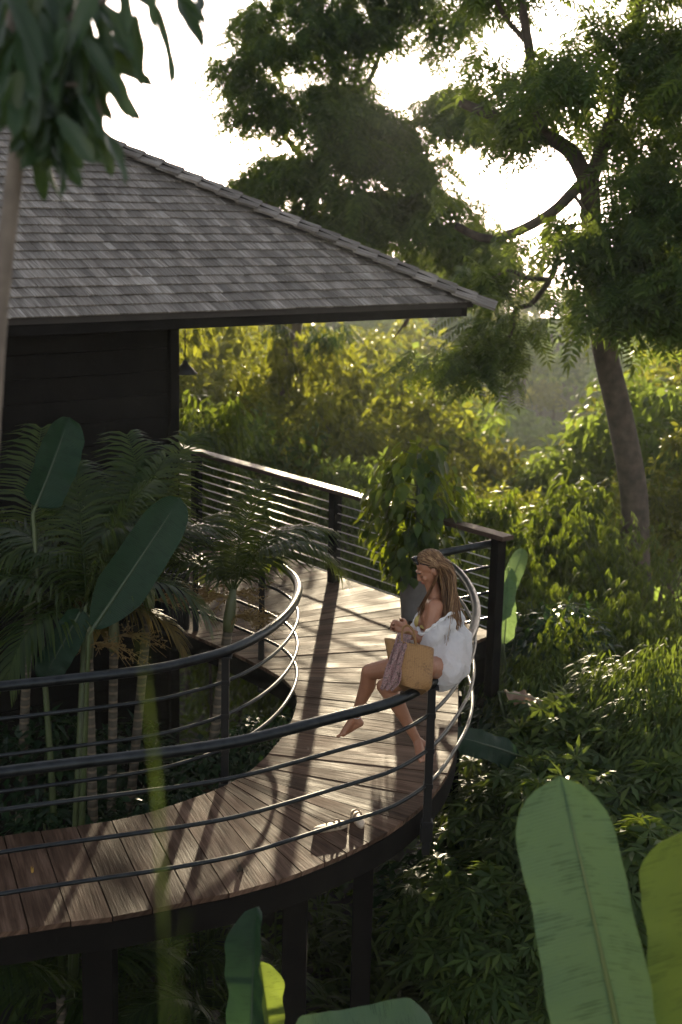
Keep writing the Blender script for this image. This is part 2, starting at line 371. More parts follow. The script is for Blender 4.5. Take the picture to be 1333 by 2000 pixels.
# ------------------------------------------------------------------ the villa
uD = np.array([0.78, 0.6258, 0.0]); uD /= np.linalg.norm(uD)
vD = np.array([-uD[1], uD[0], 0.0])
ZE = 2.9
def UV2(u, v, z): return uD*u+vD*v+np.array([0, 0, z])
TIP = P(925, 589, ZE)
UE, VE = float(TIP@uD), float(TIP@vD)
PITCH = rad(28.5); KP = math.tan(PITCH)
WALL = Q(340, 760, 13.93); UW = float(WALL@uD); VW = float(WALL@vD)
house = empty('villa', tuple(UV2(UW, VW, -2.6)), 'dark timber villa with a weathered grey shingle hip roof above the boardwalk', 'house')
def frame_obj(o): o.matrix_parent_inverse = Matrix.Translation(-house.location); return o
def build_house():
    rng = np.random.default_rng(3)
    DEP = 4.6                                          # eave to ridge, along v
    # wall: horizontal boards, front face and side face
    mb = MB(); zt = ZE+0.25
    nb = 26
    for i in range(nb):
        z0 = -2.7+(zt+2.7)*i/nb; z1 = -2.7+(zt+2.7)*(i+1)/nb-0.006; zc = (z0+z1)/2; hz = (z1-z0)/2
        mb.box(UV2(UW-5.0, VW+0.03, zc), uD*5.0, vD*(0.03+0.002*(i % 2)), (0, 0, hz))
        mb.box(UV2(UW-0.03, VW+3.06, zc), uD*(0.03+0.002*(i % 2)), vD*2.99, (0, 0, hz))
    mb.box(UV2(UW-5.03, VW+3.1, 0.1), uD*4.9, vD*2.9, (0, 0, 2.7))
    frame_obj(mb.build('wall', M['dark_timber'], house, smooth=False))
    mb = MB(); mb.box(UV2(UW-0.02, VW-0.005, 0.25), uD*0.05, vD*0.05, (0, 0, 2.75)); frame_obj(mb.build('corner_post', M['post_black'], house, smooth=False, bevel=0.004))
    # roof deck planes (under the shingles) : front + right hip
    L = DEP; ap = UV2(UE-L, VE+L, ZE+KP*L); lf = 11.0
    rid2 = UV2(UE-lf, VE+L, ZE+KP*L)
    fe0, fe1 = UV2(UE-lf, VE, ZE), UV2(UE, VE, ZE)
    be = UV2(UE, VE+2*L, ZE); bl = UV2(UE-lf, VE+2*L, ZE); dz = np.array([0, 0, -0.06])
    mb = MB(); V = [fe0, fe1, ap, rid2, be, bl]; V = V+[q+dz for q in V]
    mb.add(V, [(0, 1, 2, 3), (1, 4, 2), (4, 5, 3, 2), (6, 9, 8, 7), (7, 8, 10), (10, 8, 9, 11), (0, 6, 7, 1), (1, 7, 10, 4), (4, 10, 11, 5)])
    roof = frame_obj(mb.build('roof', M['soffit'], house, smooth=False))
    # shingles on the two visible slopes
    Vs, Fs, uvs = [], [], []
    sl = L/math.cos(PITCH); ex = 0.152; rows = int(sl/ex)
    def shingle(p0, al, upv, nrm, wd, ln, th, lift):
        b = len(Vs); q = p0+nrm*lift
        a0, a1 = q, q+al*wd; c0, c1 = a0+upv*ln-nrm*(lift*0.9-0.002), a1+upv*ln-nrm*(lift*0.9-0.002)
        Vs.extend([a0-nrm*th, a1-nrm*th, a1, a0, c0, c1])
        for f in ((0, 1, 2, 3), (3, 2, 5, 4), (0, 3, 4, 4), (1, 5, 2, 2)):
            Fs.append(tuple(b+i for i in f[:3]) if f[2] == f[3] else tuple(b+i for i in f))
        ru, rv = rng.random()*50, rng.random()*50
        U = [(0, 0), (wd, 0), (wd, 0), (0, 0), (0, ln), (wd, ln)]
        for f in ((0, 1, 2, 3), (3, 2, 5, 4), (0, 3, 4), (1, 5, 2)):
            uvs.extend([(U[i][0]+ru, U[i][1]+rv) for i in f])
    for side in (0, 1):
        if side == 0: al, inn = uD, vD; nrm = norm(np.array([0, 0, 1.0])*math.cos(PITCH)-vD*math.sin(PITCH)); org = lambda s, a: UV2(UE-a, VE+s*math.cos(PITCH), ZE+s*math.sin(PITCH))
        else: al, inn = vD, -uD; nrm = norm(np.array([0, 0, 1.0])*math.cos(PITCH)+uD*math.sin(PITCH)); org = lambda s, a: UV2(UE-s*math.cos(PITCH), VE+a, ZE+s*math.sin(PITCH))
        upv = inn*math.cos(PITCH)+np.array([0, 0, math.sin(PITCH)])
        for rrow in range(rows):
            s = rrow*ex-0.025; ins = max(0, s)*math.cos(PITCH)
            if side == 0: a, a_end = ins+0.015, lf
            else: a, a_end = ins+0.015, 2*L-ins
            rowlift = 0.020+0.005*rng.random()
            while a < a_end:
                wd = 0.075+0.10*rng.random(); wd = min(wd, a_end-a+0.02)
                p = org(s+0.012*(rng.random()-.5)*(rng.random() > .4), a+wd if side == 0 else a)
                shingle(p, al, upv, nrm, wd-0.003, ex*1.32, 0.010+.004*rng.random(), rowlift+0.005*rng.random()); a += wd
    tri = [f for f in Fs if len(f) == 3]
    me = bpy.data.meshes.new('shingles'); me.from_pydata([tuple(v) for v in Vs], [], Fs); me.materials.append(M['shingle'])
    l = me.uv_layers.new(name='UVMap'); l.data.foreach_set('uv', np.array(uvs, np.float32).ravel()); me.update()
    sh = obj('shingles', me, roof)
    # hip caps: pairs of boards lapping up the hip
    hip = norm(-uD+vD+np.array([0, 0, KP])); hl = np.linalg.norm(ap-fe1); cl = 0.225; nC = int(hl/cl)
    mb = MB(); uvc = []
    for i in range(-1, nC):
        for sd in (0, 1):
            n1 = norm(np.array([0, 0, 1.0])*math.cos(PITCH)-vD*math.sin(PITCH)) if sd == 0 else norm(np.array([0, 0, 1.0])*math.cos(PITCH)+uD*math.sin(PITCH))
            side = np.cross(hip, n1)*(1 if sd == 0 else -1); side = norm(side)
            if side@(-vD if sd == 0 else uD) < 0: side = -side
            c = fe1+hip*(cl*(i+.5)+.02*(sd))+side*0.095+n1*(0.085+0.004*rng.random())
            tilt = hip*1.0+n1*-0.075
            mb.box(c, norm(tilt)*(cl*.56), side*0.100, n1*0.013)
    caps = frame_obj(mb.build('hip_caps', M['shingle'], house, smooth=False))
    lay = caps.data.uv_layers.new(name='UVMap')
    for poly in caps.data.polygons:
        k = poly.vertices[0]//8
        for li, vi in zip(poly.loop_indices, poly.vertices):
            j = vi % 8; lay.data[li].uv = ((j >> 1 & 1)*0.14+(j >> 2)*.02+k*1.37, (j & 1)*0.28+k*0.71)
    # dark battens under the caps
    mb = MB(); 
    mb.box((fe1+ap)/2+np.array([0, 0, 0.040]), hip*(hl/2+.02), norm(np.cross(hip, (0, 0, 1)))*0.125, (0, 0, 0.034)); frame_obj(mb.build('hip_batten', M['dark_timber'], house, smooth=False))
    # fascia beams
    mb = MB()
    mb.box(UV2(UE-lf/2-0.13, VE+0.06, ZE-0.095), uD*(lf/2), vD*0.035, (0, 0, 0.06))
    mb.box(UV2(UE-0.09, VE+L, ZE-0.095), uD*0.035, vD*(L-0.03), (0, 0, 0.06))
    frame_obj(mb.build('fascia', M['dark_timber'], house, smooth=False, bevel=0.004))
    mb = MB(); mb.box(UV2(UE-lf/2-.2, VE+L, ZE-0.03), uD*(lf/2-.1), vD*(L-.1), (0, 0, 0.012)); frame_obj(mb.build('soffit', M['soffit'], house, smooth=False))
build_house()
# pendant lamp by the wall corner
def lamp():
    c = Q(362, 730, 14.0); o = empty('pendant_lamp', tuple(c), 'black conical metal pendant lamp hanging under the eave by the wall corner', 'lamp')
    mb = MB(); mb.lathe((0, 0, 0), [(0.122, 0.0), (0.125, 0.006), (0.03, 0.10), (0.022, 0.13), (0.0, 0.135)], 24); mb.lathe((0, 0, 0), [(0.12, 0.0), (0.026, 0.10), (0, .1)], 24); mb.build('lamp_shade', M['black_metal'], o)
    mb = MB(); mb.tube([(0, 0, .13), (0, 0, ZE-0.02-c[2])], 0.006, 6); mb.build('stem', M['black_metal'], o)
lamp()

# ------------------------------------------------------------------ timber deck
HR = 0.93
outer_ctrl = [(-4.6, 6.45), (-3.0, 6.75), (-1.8, 7.04), (-1.53, 7.16), (-1.2, 7.25), (-0.91, 7.40), (-0.59, 7.55), (-0.33, 7.72), (-0.09, 7.93), (0.16, 8.19), (0.38, 8.46), (0.59, 8.84), (0.72, 9.15), (0.81, 9.45), (0.88, 9.80), (0.925, 10.15), (0.95, 10.5), (1.0, 11.1), (1.03, 11.6), (1.07, 12.13), (1.21, 12.42), (1.47, 12.74)]
inner_ctrl = [(-4.8, 7.72), (-3.1, 7.98), (-2.08, 8.22), (-1.81, 8.33), (-1.49, 8.45), (-1.24, 8.59), (-1.04, 8.77), (-0.87, 8.94), (-0.71, 9.14), (-0.59, 9.36), (-0.48, 9.67), (-0.40, 10.0), (-0.345, 10.3), (-0.32, 10.61), (-0.315, 10.85), (-0.35, 11.04), (-0.40, 11.2), (-0.48, 11.38), (-0.63, 11.6), (-0.78, 11.8), (-0.95, 12.01), (-1.10, 12.2), (-1.47, 12.62), (-1.75, 12.97)]
outer = smooth_path(cat_rom(outer_ctrl, 10), 14); inner = smooth_path(cat_rom(inner_ctrl, 10), 14)
def arclen(p):
    s = np.concatenate([[0], np.cumsum(np.linalg.norm(np.diff(p, axis=0), axis=1))]); return s
def at_len(p, s, q):
    return np.array([np.interp(q, s, p[:, k]) for k in range(p.shape[1])]).T
so_, si_ = arclen(outer), arclen(inner)
def near(p, s, q): return s[np.argmin(np.linalg.norm(p-np.array(q), axis=1))]
JO, JI = np.array((-0.02, 14.66)), np.array((-1.42, 13.53))
CORN = np.array((1.47, 12.74))
deck = empty('timber_deck', (0.3, 10.0, 0.0), 'curved weathered timber boardwalk deck raised on posts, wrapping round the garden', 'deck')
def dloc(o): o.matrix_parent_inverse = Matrix.Translation(-deck.location); return o
def build_deck():
    rng = np.random.default_rng(11)
    pr = [((-4.8, 7.72), (-4.6, 6.45)), ((-2.08, 8.22), (-1.66, 7.1)), ((-1.05, 8.75), (-0.59, 7.55)), ((-0.87, 8.94), (-0.33, 7.72)), ((-0.71, 9.14), (0.1, 8.12)),
          ((-0.6, 9.34), (0.56, 8.78)), ((-0.48, 9.67), (0.80, 9.40)), ((-0.32, 10.6), (0.925, 10.2)), ((-0.40, 11.2), (0.99, 11.0)), ((-0.72, 11.72), (1.08, 12.15)), ((-0.98, 12.05), tuple(CORN))]
    ki = [near(inner, si_, a) for a, b in pr]; ko = [near(outer, so_, b) for a, b in pr]
    lines = []
    for i in range(len(pr)-1):
        n = max(1, int(round((ko[i+1]-ko[i])/0.215)))
        for k in range(n):
            t = k/n; lines.append((at_len(inner, si_, ki[i]+(ki[i+1]-ki[i])*t), at_len(outer, so_, ko[i]+(ko[i+1]-ko[i])*t)))
    iC = at_len(inner, si_, ki[-1]); far0, far1 = CORN, JO
    n = 11
    sI0, sI1 = ki[-1], near(inner, si_, (-1.47, 12.62)); 
    for k in range(n+1):
        t = k/n
        q = at_len(inner, si_, sI0+(sI1-sI0)*min(1, t*1.3)) if t*1.3 <= 1 else None
        if q is None: q = np.array((-1.47, 12.62))+(JI-np.array((-1.47, 12.62)))*((t*1.3-1)/0.3)
        lines.append((q, far0+(far1-far0)*t))
    Vs, Fs, uvs = [], [], []
    def plank(a0, b0, a1, b1, gap=0.004, th=0.03):
        a0, b0, a1, b1 = [np.array(q, float) for q in (a0, b0, a1, b1)]
        ea = norm((a1-a0)[None])[0] if np.linalg.norm(a1-a0) > 1e-5 else np.zeros(2); eb = norm((b1-b0)[None])[0] if np.linalg.norm(b1-b0) > 1e-5 else np.zeros(2)
        ga = min(gap, .35*np.linalg.norm(a1-a0)); gb = min(gap, .35*np.linalg.norm(b1-b0))
        a0, a1, b0, b1 = a0+ea*ga, a1-ea*ga, b0+eb*gb, b1-eb*gb
        zt = rng.normal()*0.0016; base = len(Vs)
        for z in (zt, zt-th):
            for q in (a0, b0, b1, a1): Vs.append((q[0], q[1], z))
        fs = [(0, 1, 2, 3), (0, 4, 5, 1), (1, 5, 6, 2), (2, 6, 7, 3), (3, 7, 4, 0)]
        L = np.linalg.norm(b0-a0); L1 = np.linalg.norm(b1-a1); wa, wb = np.linalg.norm(a1-a0), np.linalg.norm(b1-b0); ru, rv = rng.random()*90, rng.random()*90
        U = [(ru, rv), (ru, rv+L), (ru+wb, rv+L1), (ru+wa, rv)]; U = U+[(a+.03, b) for a, b in U]
        cr = (b0-a0)[0]*(a1-a0)[1]-(b0-a0)[1]*(a1-a0)[0]
        for f in fs:
            if cr < 0: f = f[::-1]
            Fs.append(tuple(base+i for i in f)); uvs.extend([U[i] for i in f])
    for (a0, b0), (a1, b1) in zip(lines[:-1], lines[1:]): plank(a0, b0, a1, b1)
    # straight boardwalk beyond, boards laid across it
    u0 = -1.42*uD[0]+13.53*uD[1]; vj = float(np.array([JO[0], JO[1]])@vD[:2]); wv = 0.145; u1 = float(np.array(JO)@uD[:2])
    v = vj+0.004
    us = u0-0.05
    while v < vj+8.0:
        plank(uD[:2]*us+vD[:2]*v, uD[:2]*u1+vD[:2]*v, uD[:2]*us+vD[:2]*(v+wv), uD[:2]*u1+vD[:2]*(v+wv)); v += wv
    me = bpy.data.meshes.new('deck_boards'); me.from_pydata(Vs, [], Fs); me.materials.append(M['deck'])
    l = me.uv_layers.new(name='UVMap'); l.data.foreach_set('uv', np.array(uvs, np.float32).ravel()); me.update()
    dloc(obj('deck_boards', me, deck))
    # edge beams following the curves
    def skirt(path, z0, z1, th, name, closed=False):
        mb = MB(); n = len(path); t = np.gradient(path, axis=0); nn = norm(np.stack([-t[:, 1], t[:, 0]], 1)); vs = []
        for i in range(n):
            for off, z in ((0, z0), (0, z1), (th, z1), (th, z0)):
                q = path[i]+nn[i]*off; vs.append((q[0], q[1], z))
        fs = [(i*4+k, (i+1)*4+k, (i+1)*4+(k+1) % 4, i*4+(k+1) % 4) for i in range(n-1) for k in range(4)]+[(3, 2, 1, 0), tuple((n-1)*4+k for k in range(4))]
        mb.add(vs, fs); return dloc(mb.build(name, M['post_black'], deck, smooth=False))
    outp = np.vstack([outer, CORN[None]+(JO-CORN)[None]*np.linspace(0.02, 1, 12)[:, None], (uD[:2]*u1+vD[:2]*(vj+8))[None]])
    skirt(outp, -0.034, -0.20, 0.05, 'edge_beam')
    inp = inner[:near_i(inner, (-1.47, 12.62))+1]
    inp = np.vstack([inp, JI[None], (uD[:2]*us+vD[:2]*(vj+8))[None]])
    skirt(inp, -0.034, -0.20, -0.05, 'edge_beam')
    # plain sheet added beneath the boards to block light, no real framing
    mb = MB(); vs = []; 
    for a, b in lines: vs += [(a[0]*.97+b[0]*.03, a[1]*.97+b[1]*.03, -0.045), (a[0]*.03+b[0]*.97, a[1]*.03+b[1]*.97, -0.045)]
    mb.add(vs, [(2*i, 2*i+1, 2*i+3, 2*i+2) for i in range(len(lines)-1)])
    q = [uD[:2]*us+vD[:2]*vj, uD[:2]*(u1-.02)+vD[:2]*vj, uD[:2]*(u1-.02)+vD[:2]*(vj+8), uD[:2]*us+vD[:2]*(vj+8)]
    mb.add([(a[0], a[1], -0.045) for a in q], [(0, 1, 2, 3)])
    dloc(mb.build('light_block_sheet', M['post_black'], deck, smooth=False))
    for px, py, Y, wd in ((577, 1790, 8.45, .085), (710, 1720, 8.85, .07), (195, 1830, 8.0, .10), (880, 1560, 11.2, .06), (940, 1290, 12.75, .06), (-200, 1800, 7.6, .1)):
        q = Q(px, py, Y); mb = MB(); mb.box((q[0], q[1], -1.55), (wd*.95, 0, 0), (0, wd, 0), (0, 0, 1.5)); dloc(mb.build('support_post', M['post_black'], deck, smooth=False, bevel=0.006))
def near_i(p, q): return int(np.argmin(np.linalg.norm(p-np.array(q), axis=1)))
build_deck()

# ------------------------------------------------------------------ curved steel railings
def rail_from_px(pts, H=HR, per=8, it=20):
    w2 = np.array([P(*q, H)[:2] for q in pts]); return smooth_path(cat_rom(w2, per), it)
def build_railing(name, path, posts, label, levels=(0.68, 0.435, 0.19), ext=None):
    o = empty(name, (float(path[len(path)//2][0]), float(path[len(path)//2][1]), 0.0), label, 'railing')
    def L(ob): ob.matrix_parent_inverse = Matrix.Translation(-o.location); return ob
    mb = MB(); mb.tube([(q[0], q[1], HR-0.034) for q in path], 0.034, 14); L(mb.build('handrail', M['steel'], o))
    for z in levels:
        mb = MB(); mb.tube([(q[0], q[1], z) for q in path], 0.0135, 9); L(mb.build('rail', M['steel'], o))
    for q, zb in posts:
        mb = MB(); mb.box((q[0], q[1], (HR-0.06+zb)/2), (0.026, 0, 0), (0, 0.026, 0), (0, 0, (HR-0.06-zb)/2)); [mb.box((q[0], q[1], z), (0.031, 0, 0), (0, 0.031, 0), (0, 0, 0.017)) for z in levels]; mb.box((q[0], q[1], HR-.066), (.045, 0, 0), (0, .045, 0), (0, 0, .006)); mb.box((q[0], q[1], -.13), (.04, 0, 0), (0, .04, 0), (0, 0, .07)); L(mb.build('post', M['black_metal'], o, smooth=False, bevel=0.003))
    return o
outpx = [(-260, 1535), (-120, 1515), (0, 1497), (131, 1481), (289, 1463), (446, 1442), (551, 1418), (700, 1379), (769, 1362), (845, 1324), (884, 1285), (906, 1255), (921, 1232), (930, 1206), (932, 1178), (924, 1150), (911, 1127), (892, 1105), (872, 1092), (860, 1083)]
opath = rail_from_px(outpx)
ret = P(984, 1050, HR)[:2]
bend = P(846, 1076, HR)[:2]
opath = np.vstack([opath, smooth_path(np.vstack([opath[-1:], opath[-1:]*.4+bend*.6, bend+(ret-bend)*.03, bend+(ret-bend)*.12]), 2)[1:], (bend+(ret-bend)*np.linspace(.2, .98, 8)[:, None])])
build_railing('curved_railing', opath, [(P(845, 1324, HR)[:2], -0.3), (P(-90, 1510, HR)[:2], -0.3)], 'curved dark steel railing along the outer edge, with the person seated on it')
inpx = [(-260, 1352), (-120, 1342), (0, 1331), (158, 1314), (294, 1299), (368, 1283), (441, 1264), (504, 1236), (551, 1202), (577, 1168), (585, 1139), (573, 1116), (551, 1100), (525, 1089), (473, 1070), (399, 1046), (352, 1031)]
ipath = rail_from_px(inpx)
build_railing('curved_railing', ipath, [(P(441, 1264, HR)[:2], -0.3), (P(513, 1085, HR)[:2], -0.3), (P(383, 1041, HR)[:2], -0.2), (P(-60, 1337, HR)[:2], -0.3)], 'inner curved dark steel railing bending tightly round the palm garden')

# ------------------------------------------------------------------ timber and cable balustrade
def balustrade():
    HW = 1.0; c0 = P(975, 1042, HW)[:2]; c0 = np.array(c0); dv = vD[:2]
    o = empty('cable_balustrade', (float(c0[0]), float(c0[1]), 0), 'straight wooden balustrade with sunlit flat top rail and tight wire cables', 'balustrade')
    def L(ob): ob.matrix_parent_inverse = Matrix.Translation(-o.location); return ob
    ln = 8.5
    mb = MB(); a = c0-dv*0.12; m = a+dv*ln/2; mb.box((m[0], m[1], HW-0.022), (dv[0]*ln/2, dv[1]*ln/2, 0), (uD[0]*.072, uD[1]*.072, 0), (0, 0, .022))
    tr = L(mb.build('top_rail', M['rail_wood'], o, smooth=False, bevel=.004)); lay = tr.data.uv_layers.new(name='UVMap')
    for l in tr.data.loops: lay.data[l.index].uv = (float(np.dot(tr.data.vertices[l.vertex_index].co[:2], uD[:2])), float(np.dot(tr.data.vertices[l.vertex_index].co[:2], dv)))
    dD = np.array(P(672, 1132, 0)[:2]); sD = float((dD-c0)@dv)
    posts = [0.0, sD, 2*sD+.25]
    for i, s in enumerate(posts):
        q = c0+dv*s; mb = MB(); zb = -0.55 if i == 0 else -0.25
        mb.box((q[0], q[1], (HW-.046+zb)/2), (dv[0]*.05, dv[1]*.05, 0), (uD[0]*.05, uD[1]*.05, 0), (0, 0, (HW-.046-zb)/2)); L(mb.build('post', M['post_black'], o, smooth=False, bevel=.004))
    for k in range(9):
        z = 0.085+k*0.094; mb = MB(); b = c0+dv*(ln-.2); mb.tube([(c0[0], c0[1], z), (b[0], b[1], z)], 0.0055, 6); L(mb.build('cable', M['cable'], o))
balustrade()

# ------------------------------------------------------------------ trees and forest
def sun_clear(p, keep):
    """does a leaf clump at p leave the sunlit deck alone?"""
    for zt in (0.0, 0.9):
        if p[2] <= zt: continue
        t = (p[2]-zt)/sdir.z; x, y = p[0]-sdir.x*t, p[1]-sdir.y*t
        if -1.1 < x < 1.7 and 7.6 < y < 17.5: return random.random() < keep
    return True
def far_proto(seed, R, hc, nl, fm='far_leaf'):
    rng = np.random.default_rng(seed); R = np.array(R); o = norm(rng.normal(size=(90, 3))); o = o[o[:, 2] > -.5][:nl]; cen = o*R*(.62+.38*rng.random((len(o), 1)))+np.array([0, 0, hc]); rr = .6+.5*rng.random(len(cen))
    per = 70; c = np.repeat(cen, per, 0); q = norm(rng.normal(size=(len(c), 3))); q[:, 2] = np.abs(q[:, 2])*1.1-.25; q = norm(q); pos = c+q*np.repeat(rr, per)[:, None]*(.9+.2*rng.random((len(c), 1)))
    d = norm(np.cross(q, rng.normal(size=(len(c), 3)))+q*.35); me = leaf_mesh('far_crown', T_LEAF, pos, d, norm(q+rng.normal(size=q.shape)*.3), .36*(.7+.6*rng.random(len(c))), .26*(.7+.6*rng.random(len(c))), M[fm])
    mb = MB(); limb(mb, (0, 0, -1.0), (0, 0, hc), .16, .09, rng, .05, 5); me2 = bpy.data.meshes.new('far_trunk'); me2.from_pydata(mb.v, [], mb.f); me2.materials.append(M['bark']); return me, me2, hc+R[2]*.9
def proto(name, seed, R, hc, ncl, cr, per, L, Wd, m, tm=T_LEAF, low=-0.55, shell=0.55, tr=0.12, droop=0.35, bark='bark'):
    rng = np.random.default_rng(seed); R = np.array(R)
    cs = ellipsoid_centres(rng, ncl, R, (0, 0, hc), low, shell)
    pos, d, up = clump_cloud(rng, cs, cr*(0.7+0.6*rng.random(len(cs))), per, 0.65, droop)
    me = leaf_mesh(name+'_crown', tm, pos, d, up, L*(0.7+0.6*rng.random(len(pos))), Wd*(0.7+0.6*rng.random(len(pos))), M[m])
    mb = MB(); top = np.array([rng.normal()*.1, rng.normal()*.1, hc-R[2]*.25]); limb(mb, (0, 0, -1.0), top, tr, tr*.6, rng, 0.05, 6)
    for k in range(min(9, len(cs))): limb(mb, top*np.array([1, 1, .55+.45*rng.random()]), cs[rng.integers(len(cs))], tr*.4, tr*.1, rng, 0.12, 5, 0.05, 5)
    me2 = bpy.data.meshes.new(name+'_trunk'); me2.from_pydata(mb.v, [], mb.f); me2.materials.append(M[bark]); me2.polygons.foreach_set('use_smooth', np.ones(len(mb.f), bool))
    return me, me2, hc+R[2]
def place_tree(pr, name, x, y, ztop, wscale, label, cat='tree', group=None, rotz=None, zs=None):
    """ztop: world height of the crown top; the trunk base goes to the ground"""
    zg = hill(x, y); s = max(0.3, (ztop-zg)/pr[2]) if zs is None else zs
    o = empty(name, (x, y, ztop-pr[2]*s), label, cat, group); o.rotation_euler[2] = random.random()*6.28 if rotz is None else rotz
    o.scale = (s*wscale, s*wscale, s)
    obj('crown', pr[0], o); obj('trunk', pr[1], o); return o

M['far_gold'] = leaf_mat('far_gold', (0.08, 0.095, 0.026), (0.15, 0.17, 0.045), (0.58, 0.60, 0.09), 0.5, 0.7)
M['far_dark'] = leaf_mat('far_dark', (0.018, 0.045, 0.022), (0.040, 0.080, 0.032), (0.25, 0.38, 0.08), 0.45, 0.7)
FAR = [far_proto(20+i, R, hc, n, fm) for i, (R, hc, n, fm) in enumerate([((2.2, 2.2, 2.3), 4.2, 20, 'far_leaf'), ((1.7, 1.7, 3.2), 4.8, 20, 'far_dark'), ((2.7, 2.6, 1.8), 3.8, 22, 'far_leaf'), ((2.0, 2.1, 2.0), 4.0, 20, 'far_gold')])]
rngf = np.random.default_rng(5)
nf = 0
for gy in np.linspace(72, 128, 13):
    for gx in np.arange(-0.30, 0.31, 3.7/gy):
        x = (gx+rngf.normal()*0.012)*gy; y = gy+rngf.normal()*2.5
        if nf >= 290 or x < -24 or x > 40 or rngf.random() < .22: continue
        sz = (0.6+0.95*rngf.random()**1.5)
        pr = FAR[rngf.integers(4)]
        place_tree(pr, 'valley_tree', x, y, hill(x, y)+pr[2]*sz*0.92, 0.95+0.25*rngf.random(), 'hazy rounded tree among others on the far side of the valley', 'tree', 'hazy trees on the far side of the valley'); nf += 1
M['gold_leaf'] = leaf_mat('gold_leaf', (0.026, 0.036, 0.008), (0.066, 0.084, 0.016), (0.42, 0.46, 0.04), .42, .55)
MID = [proto('mid_tree', 40, (1.7, 1.7, 1.5), 4.6, 70, .46, 44, .24, .11, 'olive_leaf', tr=.07),
       proto('mid_tree', 41, (1.4, 1.4, 1.9), 4.8, 64, .42, 44, .21, .095, 'olive_leaf', tr=.06, shell=.35),
       proto('mid_tree', 44, (1.6, 1.6, 1.6), 4.6, 60, .44, 44, .20, .09, 'gold_leaf', tr=.06, shell=.4),
       proto('mid_tree', 42, (1.9, 1.8, 1.3), 4.4, 74, .44, 44, .26, .12, 'tree_leaf', tr=.07),
       proto('mid_tree', 43, (1.3, 1.3, 1.4), 4.2, 54, .40, 50, .28, .075, 'bamboo_leaf', tm=T_LANCE, tr=.05, droop=.7)]
# px of crown centre, px of crown top, distance, kind, width scale, label
MIDS = [
 (372, 625, 25, 1, .9, 'dark leafy tree just beyond the villa corner, behind the pendant lamp', ),
 (430, 620, 30, 0, .9, 'olive sunlit tree under the eave, second from the villa wall'),
 (505, 636, 33, 2, .9, 'yellow-green tree with thin twigs showing under the middle of the eave'),
 (575, 645, 27, 0, .75, 'sunlit olive tree beneath the dark drooping tuft under the eave'),
 (640, 640, 44, 0, .95, 'pale hazy tree behind the olive trees under the eave'),
 (700, 668, 38, 1, .9, 'slender pale tree standing under the right half of the eave'),
 (770, 690, 42, 3, .9, 'wide pale tree seen below the eave end'),
 (655, 770, 24, 0, .8, 'backlit olive bush tree rising behind the sunlit wooden rail'),
 (735, 775, 28, 2, .8, 'golden olive tree behind the hanging plant, left of it'),
 (820, 745, 31, 3, .75, 'dark green bush tree above the potted hanging plant'),
 (900, 800, 30, 1, .8, 'thin airy tree with visible stems right of the hanging plant'),
 (965, 870, 27, 0, .8, 'leafy tree against the hazy valley, above the balustrade corner'),
 (470, 800, 22, 3, .7, 'dark green bush tree above the far end of the wooden rail'),
 (560, 835, 22, 1, .7, 'olive shrub tree directly over the wooden top rail, left of the post'),
 (410, 780, 20, 4, .6, 'yellow narrow-leaved bush lit up beside the villa wall'),
 (1060, 905, 26, 0, .8, 'bright green tree at the edge of the hazy valley'),
 (1105, 880, 25, 3, .75, 'green tree left of the large tree trunk'),
 (1130, 940, 19, 4, .8, 'narrow-leaved tree directly left of the large trunk'),
 (1280, 720, 24, 3, .85, 'green tree right of the large trunk under its low leaves'),
 (1340, 690, 27, 0, .9, 'olive tree cut by the edge of the photo, right of the trunk'),
 (1310, 850, 20, 1, .85, 'tall thin-stemmed tree between the large trunk and the photo edge'),
 (1010, 930, 21, 2, .7, 'sunlit olive bush behind the balustrade corner post'),
 (880, 900, 23, 0, .75, 'olive bush tree behind the right side of the hanging plant'),
 (960, 960, 18, 4, .7, 'narrow-leaved bush behind the flat wooden rail end'),
 (800, 636, 50, 0, .9, 'pale round tree far behind the eave, left of the low hanging branch'),
 (1345, 640, 46, 1, .7, 'hazy tall tree behind the lowest leaves of the large tree'), (1390, 610, 38, 2, .7, 'golden tree at the photo edge under the large tree'),
 (690, 880, 20, 3, .6, 'dark bush behind the middle post of the wooden balustrade'),
]
for (x, y, Y, k, ws, lb) in MIDS:
    q = Q(x, y, Y); place_tree(MID[k], 'forest_tree', q[0], q[1], q[2], ws, lb, 'tree', 'trees beyond the deck')
# second, deeper rank closing the view down to the ground
rngm = np.random.default_rng(8)
for i in range(46):
    Y = 30+34*(i/46)+rngm.normal()*1.5; x = -8+Y*0.30*(rngm.random()*1.5-.42)
    zt = 3.95-Y*math.tan(rad(4.4+3.6*rngm.random())) 
    if x > 0.03*Y and x < .235*Y: zt = 3.95-Y*math.tan(rad(10.2+2*rngm.random()))
    place_tree(MID[rngm.integers(4)], 'slope_tree', x, Y, min(zt, 1.2), 1.0, 'pale backlit tree among others on the slope below the deck', 'tree', 'trees on the slope between deck and valley')

